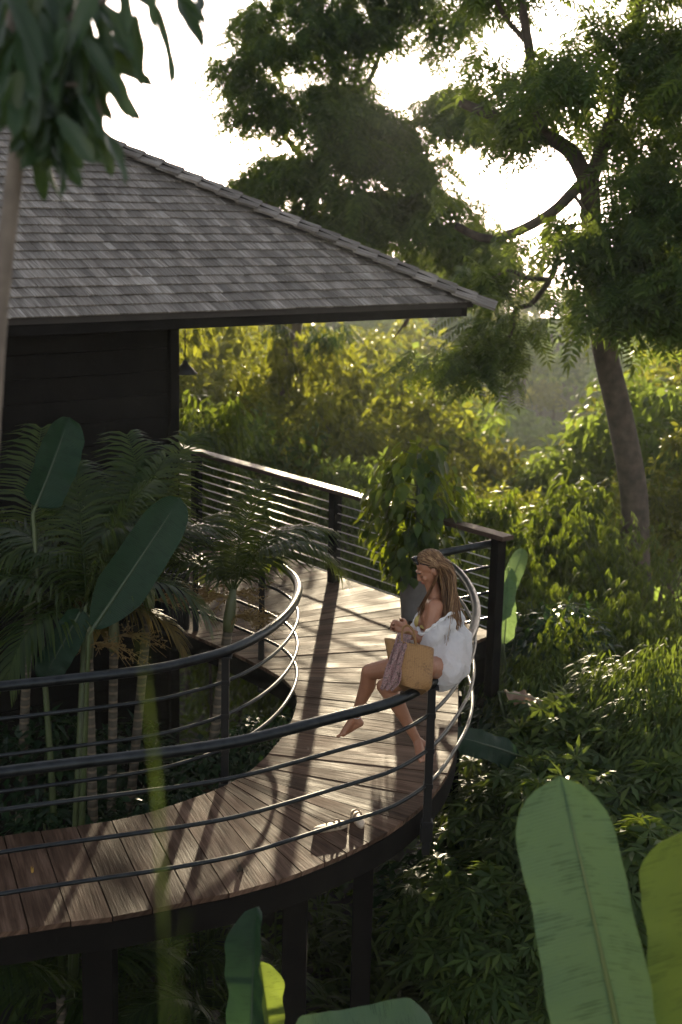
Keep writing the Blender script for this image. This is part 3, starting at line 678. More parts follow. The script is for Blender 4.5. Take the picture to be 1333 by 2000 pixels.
# big tree on the right
def px_pts(l): return [Q(*q) for q in l]
bt_base = Q(1240, 1085, 19.0)
big = empty('rain_tree', tuple(bt_base), 'large tree with leaning grey trunk, twisting bare limbs and dark feathery leaves', 'tree')
def big_tree():
    mb = MB()
    def tube(l, r0, r1, n=9):
        p = cat_rom(px_pts(l), 6); mb.tube(p, list(np.linspace(r0, r1, len(p))), n)
    tube([(1246, 1180, 19.0), (1241, 1080, 19.0), (1238, 960, 19.0), (1212, 815, 19.0), (1185, 700, 19.0), (1168, 600, 19.0), (1158, 480, 19.0), (1152, 350, 19.0)], .21, .13, 14)
    tube([(1152, 362, 19), (1138, 335, 18.9), (1118, 300, 18.8), (1085, 275, 18.8), (1045, 258, 18.9), (985, 235, 19.1), (900, 200, 19.4)], .13, .06, 12)
    tube([(1060, 262, 18.8), (1042, 190, 18.9), (1036, 110, 19), (1022, 20, 19), (1010, -80, 19.2)], .085, .05)
    tube([(1036, 90, 19), (985, 30, 19.2), (960, -30, 19.3)], .04, .02)
    tube([(1150, 345, 19), (1120, 375, 18.9), (1078, 415, 18.8), (1015, 450, 18.9), (950, 466, 19), (890, 440, 19.1)], .085, .05, 10)
    tube([(1120, 378, 18.9), (1150, 430, 18.7), (1110, 440, 18.7)], .03, .02)
    tube([(1120, 440, 18.7), (1095, 490, 18.8), (1078, 540, 18.8), (1040, 592, 18.8), (1006, 606, 18.8), (1000, 650, 18.8), (960, 690, 18.9)], .05, .02)
    tube([(1076, 545, 18.8), (1030, 543, 18.8), (995, 528, 18.8), (960, 545, 18.9)], .035, .015)
    tube([(1152, 360, 19), (1190, 250, 19), (1230, 120, 19), (1260, -60, 19)], .11, .06)
    tube([(1158, 470, 19), (1230, 440, 18.9), (1320, 380, 18.7), (1420, 330, 18.5)], .08, .03)
    tube([(800, 618, 18.6), (785, 640, 18.6), (770, 660, 18.6)], .022, .008, 6)
    tube([(850, 560, 18.8), (815, 600, 18.7), (790, 640, 18.6)], .018, .01, 6)
    o = mb.build('trunk', M['bark'], big); o.matrix_parent_inverse = Matrix.Translation(-big.location)
    return o
big_tree()
def crown_from(patches, holes, tm, m, L, Wd, name, parent, seed, area=900., nleaf=7, keep=0.06, spr=.30):
    rng = np.random.default_rng(seed); C = []; 
    for (x, y, rx, ry, Y, dY, k) in patches:
        n = int(math.pi*rx*ry/area*k*2.6/nleaf) + 1; kk = max(2, int(n/9)); cen = []
        for _ in range(kk):
            a, q = rng.random()*6.283, math.sqrt(rng.random()); cen.append((x+rx*q*math.cos(a), y+ry*q*math.sin(a), Y+dY*(rng.random()*2-1)))
        for _ in range(n):
            cc = cen[rng.integers(kk)]; sg = 30*19/Y
            xx, yy = cc[0]+rng.normal()*sg*1.25, cc[1]+abs(rng.normal())*sg*.6-sg*.3
            if any(((xx-hx)/hr)**2+((yy-hy)/hs)**2 < 1 for hx, hy, hr, hs in holes): continue
            p = Q(xx, yy, cc[2]+rng.normal()*.22); random.seed(int(rng.integers(1e9)))
            if sun_clear(p, keep): C.append(p)
    C = np.array(C); n = len(C)*nleaf; c = np.repeat(C, nleaf, 0)
    hd = np.repeat(rng.random(len(C))*6.283, nleaf); az = hd+rng.normal(size=n)*1.1
    d = np.stack([np.cos(az), np.sin(az), -0.25-0.5*rng.random(n)+0.25*rng.normal(size=n)], 1)
    up = np.stack([rng.normal(size=n)*.25, rng.normal(size=n)*.25, np.ones(n)], 1)
    pos = c+rng.normal(size=(n, 3))*spr*np.array([1, 1, .6])*L
    me = leaf_mesh(name, tm, pos, d, up, L*(.7+.5*rng.random(n)), Wd*(.8+.4*rng.random(n)), M[m])
    o = obj(name, me, parent); o.matrix_parent_inverse = Matrix.Translation(-parent.location); return o
HOLES = [(795, 120, 48, 78), (772, 195, 34, 36), (935, 320, 72, 62), (1065, 350, 52, 52), (1010, 350, 60, 60), (610, 140, 60, 26), (905, 255, 30, 26), (955, 290, 60, 40), (1110, 310, 45, 45), (1150, 340, 28, 34), (1070, 400, 40, 22), (1010, 440, 36, 16), (1060, 570, 30, 40), (1012, 560, 36, 30), (1115, 590, 16, 26)]
crown_from([
 (1235, 110, 150, 160, 18.5, 1.3, 3.4), (1245, 300, 85, 110, 18.3, 1.2, 3.2), (1265, 420, 120, 130, 18, 1.2, 3.2), (1185, 510, 85, 90, 18, 1.0, 3.0), (1275, 560, 110, 110, 17.6, 1.0, 3.0), (1185, 610, 45, 80, 17.8, .7, 3.0), (1360, 250, 120, 260, 18, 1.4, 3.4), (1360, 560, 100, 140, 17.6, 1.2, 2.6),
 (1110, 60, 80, 90, 18.8, 1.0, 2.2), (1030, 60, 70, 80, 19, 1.0, 1.1), (985, 215, 95, 42, 19, .9, 2.6), (1085, 195, 60, 60, 18.9, .9, 1.9), (930, 70, 80, 90, 19.4, 1.1, 1.2), (960, 160, 50, 50, 19.2, .9, 1.3),
 (935, 480, 65, 40, 19.9, .5, 2.2), (1050, 455, 45, 22, 19.8, .4, 1.8), (1030, 495, 70, 36, 18.8, .8, 2.1), (930, 520, 60, 45, 19, .8, 2.0), (1135, 455, 45, 60, 18.4, .7, 2.4), (900, 380, 45, 35, 19.2, .8, 1.4), (960, 350, 25, 16, 18.9, .4, 1.2), (1045, 300, 26, 20, 18.6, .4, 1.0),
 (1200, -120, 260, 110, 18.6, 1.4, 2.2), (960, -90, 140, 80, 19, 1.2, 1.4), (1480, 380, 90, 300, 18, 1.5, 1.5)],
 HOLES, T_PINN, 'tree_leaf', .58, .62, 'crown', big, 31, area=1500.)
crown_from([(880, 655, 75, 62, 18.4, .6, 2.6), (945, 680, 60, 60, 18.4, .6, 2.3), (970, 625, 45, 30, 18.6, .5, 2.0), (850, 715, 50, 28, 18.3, .5, 1.6), (925, 600, 55, 30, 18.6, .5, 1.4), (900, 740, 40, 22, 18.3, .4, 1.0)], [], T_PINN, 'tree_leaf', .46, .55, 'low_spray', big, 32, area=1000., keep=.6)
# second tall tree, behind the roof
tb = Q(540, 900, 29.0)
tall = empty('tall_tree', (tb[0], tb[1], hill(tb[0], tb[1])), 'tall dense tree rising behind the shingle roof with the sun breaking through it', 'tree')
def tall_tree():
    mb = MB()
    def tube(l, r0, r1, n=9):
        p = cat_rom(px_pts(l), 6); mb.tube(p, list(np.linspace(r0, r1, len(p))), n)
    tube([(545, 1150, 29), (550, 900, 29), (570, 650, 29), (600, 450, 29), (630, 300, 29), (665, 100, 29), (700, -150, 29)], .28, .035, 12)
    tube([(600, 460, 29), (690, 420, 28.6), (790, 400, 28.2), (860, 340, 28)], .10, .04)
    tube([(620, 340, 29), (560, 270, 28.8), (510, 200, 28.6)], .09, .03); tube([(640, 240, 29), (720, 160, 28.6), (760, 40, 28.4)], .08, .03)
    tube([(590, 500, 29), (540, 420, 28.6), (500, 370, 28.5)], .06, .02)
    o = mb.build('trunk', M['bark'], tall); o.matrix_parent_inverse = Matrix.Translation(-tall.location)
tall_tree()
crown_from([
 (625, 320, 135, 125, 28.5, 1.6, 3.6), (545, 240, 75, 90, 28.4, 1.2, 3.2), (700, 420, 150, 85, 28.2, 1.6, 3.7), (815, 340, 85, 110, 28, 1.4, 4.0), (810, 460, 120, 65, 28, 1.4, 3.7), (700, 300, 110, 80, 28.3, 1.3, 3.6), (880, 420, 70, 60, 28, 1.2, 4.6), (505, 372, 38, 22, 28.6, .7, 2.2), (560, 400, 60, 50, 28.4, 1, 3.0),
 (600, 60, 120, 85, 28.6, 1.4, 3.4), (510, 140, 50, 70, 28.6, 1, 2.8), (690, 130, 70, 100, 28.6, 1.2, 4.6), (880, 195, 80, 60, 28.2, 1.2, 4.6), (690, 20, 100, 60, 28.6, 1.2, 4.0), (560, 10, 90, 50, 28.6, 1.0, 3.0), (860, 290, 45, 50, 28, 1, 2.4), (800, 5, 100, 40, 28.4, 1, 3.0), (560, 175, 85, 50, 28.4, 1, 3.6), (485, 330, 36, 60, 28.5, .8, 3.0), (520, 60, 60, 60, 28.5, 1, 2.6), (700, 215, 80, 40, 28.3, 1, 4.0), (945, 235, 60, 45, 28, .8, 3.0), (900, 60, 60, 60, 28.2, .9, 2.2), (870, 130, 45, 90, 28.2, 1, 2.6), (930, 480, 70, 70, 28, 1.2, 4.0), (760, 250, 70, 60, 28.2, 1.2, 4.5), (500, 290, 26, 50, 28.6, .7, 1.5), (690, 240, 90, 80, 28.5, 1.2, 3.4), (860, 90, 40, 80, 28.6, 1, 1.6),
 (650, -110, 220, 80, 28.6, 1.6, 2.0), (850, 20, 80, 30, 28.6, 1.2, 1.8), (660, 520, 120, 60, 28.5, 1.2, 2.6), (880, 500, 50, 50, 28, 1, 2.6), (870, 430, 40, 60, 28, 1, 2.4)],
 HOLES, T_PINN, 'tree_leaf', .62, .66, 'crown', tall, 33, area=800.)
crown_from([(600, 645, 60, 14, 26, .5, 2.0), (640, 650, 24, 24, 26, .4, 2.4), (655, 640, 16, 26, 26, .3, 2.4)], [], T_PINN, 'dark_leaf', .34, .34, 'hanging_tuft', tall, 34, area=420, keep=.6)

# ------------------------------------------------------------------ palms in the inner garden
def frond_mesh(name, L, e0, e1, npair, ll, seed, m='palm_leaf', vee=0.5, gap=0.12):
    rng = np.random.default_rng(seed); n = 28; pts = [np.zeros(3)]
    for i in range(n):
        t = (i+.5)/n; e = e0+(e1-e0)*t**1.25; pts.append(pts[-1]+np.array([0, math.cos(e), math.sin(e)])*L/n)
    pts = np.array(pts); V, F4, F3 = [], [], []
    mb = MB(); mb.tube(pts, list(np.linspace(.011, .003, len(pts))), 5)
    V = [tuple(v) for v in mb.v]; Fq = [f for f in mb.f if len(f) == 4]
    s = np.linspace(0, 1, n+1)
    for i in range(npair):
        t = gap+(1-gap)*(i+.5)/npair; b = np.array([np.interp(t, s, pts[:, k]) for k in range(3)])
        tg = np.array([np.interp(min(1, t+.02), s, pts[:, k])-np.interp(t-.02, s, pts[:, k]) for k in range(3)]); tg /= np.linalg.norm(tg)
        nr = np.cross((1, 0, 0), tg)
        l = ll*(0.55+0.75*math.sin(math.pi*(0.16+0.8*t))**1.0)*(.9+.2*rng.random())
        for sd in (1, -1):
            fwd = .45+.75*t+rng.normal()*.06
            d = np.array([sd, 0, 0])*1.0+tg*fwd+nr*(vee+rng.normal()*.08); d /= np.linalg.norm(d)
            w = 0.0105*(.8+.4*rng.random()); wd = np.cross(d, nr); wd /= np.linalg.norm(wd); n0 = len(V); p = b.copy(); dd = d.copy()
            for k, (wk, st) in enumerate(((.45, 0), (1, .3), (.85, .3), (.1, .4))):
                p = p+dd*l*st; dd = dd+np.array([0, 0, -.30-.14*rng.random()]); dd /= np.linalg.norm(dd)
                V += [tuple(p+wd*w*wk), tuple(p-wd*w*wk)]
            for k in range(3): Fq.append((n0+2*k, n0+2*k+1, n0+2*k+3, n0+2*k+2))
    return np_mesh(name, np.array(V), np.array(Fq), M[m])
FR = [frond_mesh('frond', 1.15, rad(84), rad(40), 46, .34, 1), frond_mesh('frond', 1.25, rad(74), rad(-20), 48, .36, 2), frond_mesh('frond', 1.2, rad(58), rad(-62), 46, .36, 3),
      frond_mesh('frond', 1.0, rad(35), rad(-80), 42, .32, 4), frond_mesh('frond', 0.9, rad(20), rad(-95), 36, .28, 5, 'palm_dry')]
def ring_mat():
    m, t, o = mat('palm_trunk'); b = N(t, 'ShaderNodeBsdfPrincipled'); tcn = N(t, 'ShaderNodeTexCoord')
    wv = N(t, 'ShaderNodeTexWave'); wv.bands_direction = 'Z'; wv.inputs['Scale'].default_value = 4.6; wv.inputs['Distortion'].default_value = .8; wv.inputs['Detail'].default_value = 2
    t.links.new(tcn.outputs['Object'], wv.inputs[0])
    t.links.new(ramp(t, wv.outputs['Fac'], [(0.0, (.16, .12, .075)), (.16, (.12, .09, .055)), (.3, (.055, .045, .028)), (1, (.075, .062, .04))]), b.inputs['Base Color'])
    b.inputs['Roughness'].default_value = .75; t.links.new(bump(t, wv.outputs['Fac'], .5, .01), b.inputs['Normal']); t.links.new(b.outputs[0], o.inputs[0]); return m
M['palm_trunk'] = ring_mat()
M['crownshaft'] = simple('crownshaft', (0.10, 0.115, 0.05), 0.45, nscale=6, namp=.35)
M['flower'] = simple('flower', (0.20, 0.13, 0.04), 0.7)
def flower_mesh(seed, L=.34):
    rng = np.random.default_rng(seed); mb = MB()
    mb.tube([(0, 0, 0), (0, .10, .02), (0, .18, -.01)], [.012, .009, .006], 5)
    for i in range(13):
        s = np.array([0, .05+.012*i, .015]); az = rng.normal()*.9; d = np.array([math.sin(az), math.cos(az)*.9, rng.normal()*.35]); d /= np.linalg.norm(d); l = L*(.5+.6*rng.random())
        q = [s, s+d*l*.5+np.array([0, 0, -.01]), s+d*l+np.array([0, 0, -.06])]; mb.tube(q, [.0045, .0035, .0015], 4)
        for k in range(5):
            t = .3+.14*k; a = s+d*l*t; e = norm(d+rng.normal(size=3)*.8); mb.tube([a, a+e*l*.22], [.003, .001], 3)
            for _ in range(2): mb.ell(a+e*l*(.1+.12*rng.random()), (.007,)*3, None, 5, 4)
    me = bpy.data.meshes.new('flower_stalk'); me.from_pydata(mb.v, [], mb.f); me.materials.append(M['flower']); return me
FLW = [flower_mesh(1), flower_mesh(2)]
def palm(topx, topy, botx, boty, Y, fr, label, fl=(), r=.042, zg=-2.4, Yb=None):
    top = Q(topx, topy, Y); bot = Q(botx, boty, Yb or Y-.1); d = norm((bot-top)[None])[0]
    base = bot+d*((zg-bot[2])/d[2]); o = empty('areca_palm', tuple(base), label, 'palm', 'palms in the inner garden')
    T = lambda p: p-base
    sh = top+(bot-top)*min(.55, .34/np.linalg.norm(bot-top))
    mb = MB(); mb.tube([T(base), T(bot), T(sh)], [r*1.2, r, r*.92], 12); mb.build('trunk', M['palm_trunk'], o)
    mb = MB(); mb.tube([T(sh), T(sh+(top-sh)*.25), T(sh+(top-sh)*.7), T(top)], [r*.95, r*1.2, r*.95, r*.55], 12); mb.build('crownshaft', M['crownshaft'], o)
    for (k, az, s, lean) in fr:
        f = obj('frond', FR[k], o, T(top-(top-sh)*.12), scale=s); f.rotation_euler = (lean, 0, rad(az))
    for (k, az, s, dz) in fl:
        f = obj('flower_stalk', FLW[k], o, T(sh+(top-sh)*dz), rotz=rad(az), scale=s)
    return o
# azimuth 0 points away from the camera (+y); -90 is to the right (+x), 90 to the left
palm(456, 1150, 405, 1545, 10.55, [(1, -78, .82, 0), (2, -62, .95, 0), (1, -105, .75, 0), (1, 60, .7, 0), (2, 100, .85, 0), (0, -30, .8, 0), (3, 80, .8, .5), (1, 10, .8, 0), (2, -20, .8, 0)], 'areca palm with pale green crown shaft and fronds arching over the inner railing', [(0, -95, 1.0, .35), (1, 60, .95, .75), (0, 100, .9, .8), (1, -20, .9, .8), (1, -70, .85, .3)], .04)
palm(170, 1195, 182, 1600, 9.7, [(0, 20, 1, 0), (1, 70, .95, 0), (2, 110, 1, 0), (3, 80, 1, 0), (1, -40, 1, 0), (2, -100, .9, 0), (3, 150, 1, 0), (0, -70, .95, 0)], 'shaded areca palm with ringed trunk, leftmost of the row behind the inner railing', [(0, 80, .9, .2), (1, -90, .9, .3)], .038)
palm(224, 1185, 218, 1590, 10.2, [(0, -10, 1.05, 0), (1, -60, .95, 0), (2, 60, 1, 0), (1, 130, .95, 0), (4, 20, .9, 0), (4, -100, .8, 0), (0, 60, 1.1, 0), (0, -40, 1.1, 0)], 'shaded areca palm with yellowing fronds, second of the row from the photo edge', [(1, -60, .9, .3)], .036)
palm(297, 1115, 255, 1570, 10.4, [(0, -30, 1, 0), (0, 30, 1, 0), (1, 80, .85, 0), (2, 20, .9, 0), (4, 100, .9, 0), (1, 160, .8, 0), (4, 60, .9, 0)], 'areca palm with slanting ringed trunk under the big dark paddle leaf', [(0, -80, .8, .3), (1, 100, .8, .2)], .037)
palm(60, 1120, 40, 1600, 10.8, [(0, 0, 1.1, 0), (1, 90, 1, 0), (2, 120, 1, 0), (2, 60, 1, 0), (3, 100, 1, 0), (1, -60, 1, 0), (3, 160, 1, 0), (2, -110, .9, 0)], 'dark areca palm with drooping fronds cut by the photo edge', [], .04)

# ------------------------------------------------------------------ banana and other large leaves
def banana_leaf_mesh(L, W, bend=.35, fold=.22, seed=0, mats=('banana', 'midrib'), wavy=.02, tip=.12, base=.10, nL=44, nW=7, side=0.0, asym=1.0):
    rng = np.random.default_rng(seed); V, F, uv, mi = [], [], [], []
    ph = rng.random(6)*6.28
    def centre(t): return np.array([side*L*t*t, L*(t-bend*bend*t**3*.16), -bend*L*t*t*.5])
    for i in range(nL+1):
        t = i/nL; c = centre(t)
        w = W*.5*min(1, (t/base)**.6 if t < base else 1)*(1 if t < 1-tip*2.2 else math.sqrt(max(0, 1-((t-(1-tip*2.2))/(tip*2.2))**2.2)))*(.93+.07*math.sin(3.1*t+ph[0]))
        for j in range(-nW, nW+1):
            s = j/nW; x = s*w*(asym if s < 0 else 1)
            z = abs(s)**1.25*w*fold*2+wavy*abs(s)*math.sin(t*34+ph[1]+s*2.2)*(.35+.65*abs(s))*.5+wavy*abs(s)**2*math.sin(t*11+ph[2]*(1 if s > 0 else 2))
            y = abs(s)*w*-.02+.04*w*(rng.random()-.5)*(abs(j) == nW)
            V.append(c+np.array([x, y, z]))
    n = 2*nW+1
    for i in range(nL):
        for j in range(n-1):
            F.append((i*n+j, i*n+j+1, (i+1)*n+j+1, (i+1)*n+j)); mi.append(0)
            for a, b in ((i, j), (i, j+1), (i+1, j+1), (i+1, j)): uv.append(((b-nW)/nW*.5, a/nL*L/ max(W, .01)*1.0))
    mb = MB(); mb.tube([centre(t)+np.array([0, 0, -.004]) for t in np.linspace(-.0, 1, 18)], list(np.linspace(.021*W/.45, .003, 18)), 7)
    b = len(V); V += [np.array(v) for v in mb.v]; tri = [f for f in mb.f if len(f) == 4]
    for f in tri: F.append(tuple(b+k for k in f)); mi.append(1); uv += [(0, 0)]*4
    return np_mesh('leaf', np.array(V), np.array(F), [M[m] for m in mats], uv=np.array(uv), mi=mi)
def orient(o, base, tip, nrm):
    y = norm((np.array(tip)-np.array(base))[None])[0]; x = np.cross(y, nrm); x /= np.linalg.norm(x); z = np.cross(x, y)
    m = Matrix(((x[0], y[0], z[0], 0), (x[1], y[1], z[1], 0), (x[2], y[2], z[2], 0), (0, 0, 0, 1)))
    o.matrix_basis = Matrix.Translation(Vector(base)-o.parent.location if o.parent else Vector(base)) @ m
def banana_plant(name, base, leaves, label, cat='plant', group=None, stem=True):
    """leaves: (leaf base, leaf tip, normal, width, kwargs)"""
    o = empty(name, tuple(base), label, cat, group)
    for i, (b, t, nr, W, kw) in enumerate(leaves):
        L = float(np.linalg.norm(np.array(t)-np.array(b))); me = banana_leaf_mesh(L*1.02, W, seed=i*7+len(label), **kw); f = obj('leaf', me, o); orient(f, b, t, np.array(nr, float))
        if stem:
            mb = MB(); bb = Vector(b)-o.location; y = (Vector(t)-Vector(b)).normalized(); mb.tube([(0, 0, 0), tuple(bb*.55+Vector((0, 0, .08))), tuple(bb-y*.05), tuple(bb+y*.02)], [.035, .024, .014, .011], 8); mb.build('stalk', M['stem_green'], o)
    return o
# foreground, right
banana_plant('banana_plant', (1.25, 4.4, -2.7), [
  (Q(1232, 2130, 4.55), Q(1112, 1532, 4.75), (-.30, -.88, .30), .365, dict(bend=.10, fold=.26, side=-.03, asym=1.28, wavy=.02, tip=.10)),
  (Q(1410, 2150, 4.35), Q(1330, 1640, 4.5), (-.55, -.78, .3), .29, dict(bend=.18, fold=.5, mats=('banana_yellow', 'midrib'), wavy=.02, tip=.08))],
  'banana plant with one broad ribbed green leaf and a yellow folded leaf', 'plant')
banana_plant('banana_plant', (0.25, 5.4, -2.7), [
  (Q(560, 2075, 5.3), Q(893, 1985, 5.9), (.1, -.75, .65), .34, dict(bend=.35, fold=.10, wavy=.015))], 'dark glossy banana leaf lying across the bottom edge below the deck', 'plant')
banana_plant('banana_plant', (-0.4, 5.6, -2.7), [
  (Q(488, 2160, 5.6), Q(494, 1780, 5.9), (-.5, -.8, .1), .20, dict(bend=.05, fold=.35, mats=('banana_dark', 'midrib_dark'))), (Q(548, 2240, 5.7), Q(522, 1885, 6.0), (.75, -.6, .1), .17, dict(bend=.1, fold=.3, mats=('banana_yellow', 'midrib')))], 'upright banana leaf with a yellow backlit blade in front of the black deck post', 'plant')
# behind the inner railing
banana_plant('bird_of_paradise', (-1.9, 9.3, -2.5), [
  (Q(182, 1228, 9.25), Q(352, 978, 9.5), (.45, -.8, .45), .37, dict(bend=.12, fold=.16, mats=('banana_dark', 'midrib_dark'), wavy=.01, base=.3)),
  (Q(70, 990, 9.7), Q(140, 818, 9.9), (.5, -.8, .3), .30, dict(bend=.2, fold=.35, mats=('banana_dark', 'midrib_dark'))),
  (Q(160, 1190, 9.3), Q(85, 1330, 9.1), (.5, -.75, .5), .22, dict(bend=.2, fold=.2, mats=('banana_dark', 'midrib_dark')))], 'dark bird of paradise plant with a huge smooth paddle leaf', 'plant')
# right of the deck
banana_plant('heliconia', (1.9, 12.9, -2.6), [
  (Q(975, 1200, 13.4), Q(1022, 1072, 13.6), (-.2, -.9, .3), .20, dict(bend=.15, fold=.25)), (Q(985, 1260, 13.2), Q(1000, 1110, 13.3), (.3, -.9, .2), .16, dict(bend=.2, fold=.3))], 'upright green paddle leaves just right of the balustrade corner post', 'plant')
banana_plant('banana_plant', (1.6, 11.2, -2.7), [
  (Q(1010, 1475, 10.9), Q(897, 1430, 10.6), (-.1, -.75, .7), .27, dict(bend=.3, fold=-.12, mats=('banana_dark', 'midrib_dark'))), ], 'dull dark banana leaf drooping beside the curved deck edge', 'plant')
M['dry_leaf'] = banana_mat('dry_leaf', (0.20, 0.13, 0.09), (0.3, 0.18, 0.1), .2)
banana_plant('banana_plant', (2.0, 12.2, -2.6), [(Q(985, 1352, 11.8), Q(1075, 1362, 11.9), (0, -.5, .9), .16, dict(bend=.35, fold=-.25, wavy=.03, mats=('dry_leaf', 'midrib')))], 'pale dried pinkish banana leaf catching light right of the deck', 'plant')

# ------------------------------------------------------------------ bamboo, shrubs, strappy plants
def bamboo_proto(seed, h=3.2, nculm=8, R=.9):
    rng = np.random.default_rng(seed); mb = MB(); tips = []
    for i in range(nculm):
        a = rng.random()*6.28; b = np.array([math.cos(a), math.sin(a), 0])*R*.25*rng.random(); l = h*(.7+.35*rng.random()); o = np.array([math.cos(a), math.sin(a), 0])*R*(.5+.7*rng.random())
        pts = [b+o*(t**2.2)+np.array([0, 0, l*(t-.16*t**3)]) for t in np.linspace(0, 1, 9)]; mb.tube(pts, list(np.linspace(.018, .004, 9)), 5)
        for t in np.linspace(.25, 1, 24): tips.append(b+o*(t**2.2)+np.array([0, 0, l*(t-.16*t**3)]))
    tips = np.array(tips); pos = np.repeat(tips, 11, 0); n = len(pos); pos = pos+rng.normal(size=(n, 3))*np.array([.17, .17, .13])
    az = rng.random(n)*6.283; d = np.stack([np.cos(az), np.sin(az), -.35-.6*rng.random(n)], 1); up = np.tile((0, 0, 1.), (n, 1))+rng.normal(size=(n, 3))*.2
    me = leaf_mesh('bamboo_leaves', T_SPRAY, pos, d, up, .14*(.6+.8*rng.random(n)), .14*(.7+.5*rng.random(n)), M['bamboo_leaf'])
    m2 = bpy.data.meshes.new('culms'); m2.from_pydata(mb.v, [], mb.f); m2.materials.append(M['stem_green']); return me, m2, h*.95
BAM = [bamboo_proto(61), bamboo_proto(62, 3.0, 9, 1.1), bamboo_proto(63, 3.4, 7, .8)]
def place_pair(pr, names, name, x, y, ztop, ws, label, cat, group, minz=None):
    zg = hill(x, y); s = (ztop-zg)/pr[2]
    o = empty(name, (x, y, zg), label, cat, group); o.rotation_euler[2] = random.random()*6.28; o.scale = (s*ws, s*ws, s)
    for nm, me in zip(names, pr[:2]): obj(nm, me, o)
    return o
random.seed(5)
for (x, y, Y, k, ws, lb) in [
 (1060, 1010, 16.5, 0, .9, 'bright bamboo clump behind the balustrade corner, left of the trunk'), (1150, 1060, 15.5, 1, .9, 'bamboo clump with long backlit leaves in front of the large trunk base'), (1235, 1020, 17.5, 2, .85, 'bamboo clump at the foot of the large trunk, right side'),
 (1310, 1000, 16.0, 0, .9, 'tall bamboo clump beside the photo edge behind the shrubs'), (1090, 1150, 14.2, 2, .75, 'low bamboo clump over the dark gap beside the corner post'), (1200, 1200, 13.6, 1, .8, 'drooping bamboo in front of the other bamboo clumps, mid slope'),
 (1300, 1190, 13.0, 0, .85, 'dense drooping bamboo mass at the photo edge'), (1010, 1050, 18, 1, .7, 'small bamboo clump seen between hanging plant and corner post'), (1370, 1100, 15, 1, 1.0, 'bamboo clump partly outside the frame, behind the drooping mass'),
 (700, 1000, 17.6, 2, .7, 'sunlit bamboo seen through the cables left of the hanging plant'), (600, 980, 18.5, 0, .75, 'bamboo behind the cables, left of the middle post'), (520, 960, 19.5, 1, .75, 'bamboo behind the cables close to the palm fronds'), (850, 1010, 17.0, 0, .7, 'bamboo directly behind the hanging plant'), (430, 930, 21, 2, .8, 'bamboo at the far end of the cable balustrade')]:
    q = Q(x, y, Y); place_pair(BAM[k], ('foliage', 'culms'), 'bamboo_clump', q[0], q[1], q[2], ws, lb, 'bamboo', 'bamboo clumps beyond the deck')
def shrub_proto(seed, tm, m, R=.75, h=1.9, n=260, L=.26, Wd=.26, nst=7, flat=.75, droop=.35):
    rng = np.random.default_rng(seed); mb = MB(); o = norm(rng.normal(size=(n, 3))); o[:, 2] = np.abs(o[:, 2])*1.3-.35; o = norm(o)
    r = R*(.45+.55*rng.random((n, 1))**.6); pos = o*r*np.array([1, 1, flat])+np.array([0, 0, h-R*flat]); pos[:, 2] += .12*np.sin(pos[:, 0]*7)*np.cos(pos[:, 1]*6)
    for i in range(nst):
        a = rng.random()*6.28; e = pos[rng.integers(n)]; mb.tube([(0, 0, -2.6), (0, 0, -.1), tuple(e*np.array([.3, .3, .5])), tuple(e*.98)], [.02, .016, .012, .004], 5)
    d = norm(o*np.array([1, 1, .25])+rng.normal(size=(n, 3))*.35+np.array([0, 0, -droop])); up = norm(o*.7+np.array([0, 0, 1.0])+rng.normal(size=(n, 3))*.25)
    me = leaf_mesh('shrub_leaves', tm, pos, d, up, L*(.6+.7*rng.random(n)), Wd*(.6+.7*rng.random(n)), M[m])
    m2 = bpy.data.meshes.new('stems'); m2.from_pydata(mb.v, [], mb.f); m2.materials.append(M['stem_green']); return me, m2, h
SHR = [shrub_proto(71, T_PALMATE, 'shrub_leaf', n=420, L=.21, Wd=.21), shrub_proto(72, T_PALMATE, 'shrub_leaf', R=.8, n=460, L=.19, Wd=.19), shrub_proto(73, T_LANCE, 'shrub_leaf', R=.75, n=3000, L=.12, Wd=.02, droop=.9), shrub_proto(74, T_LEAF, 'dark_leaf', R=.7, n=700, L=.15, Wd=.07, droop=.4)]
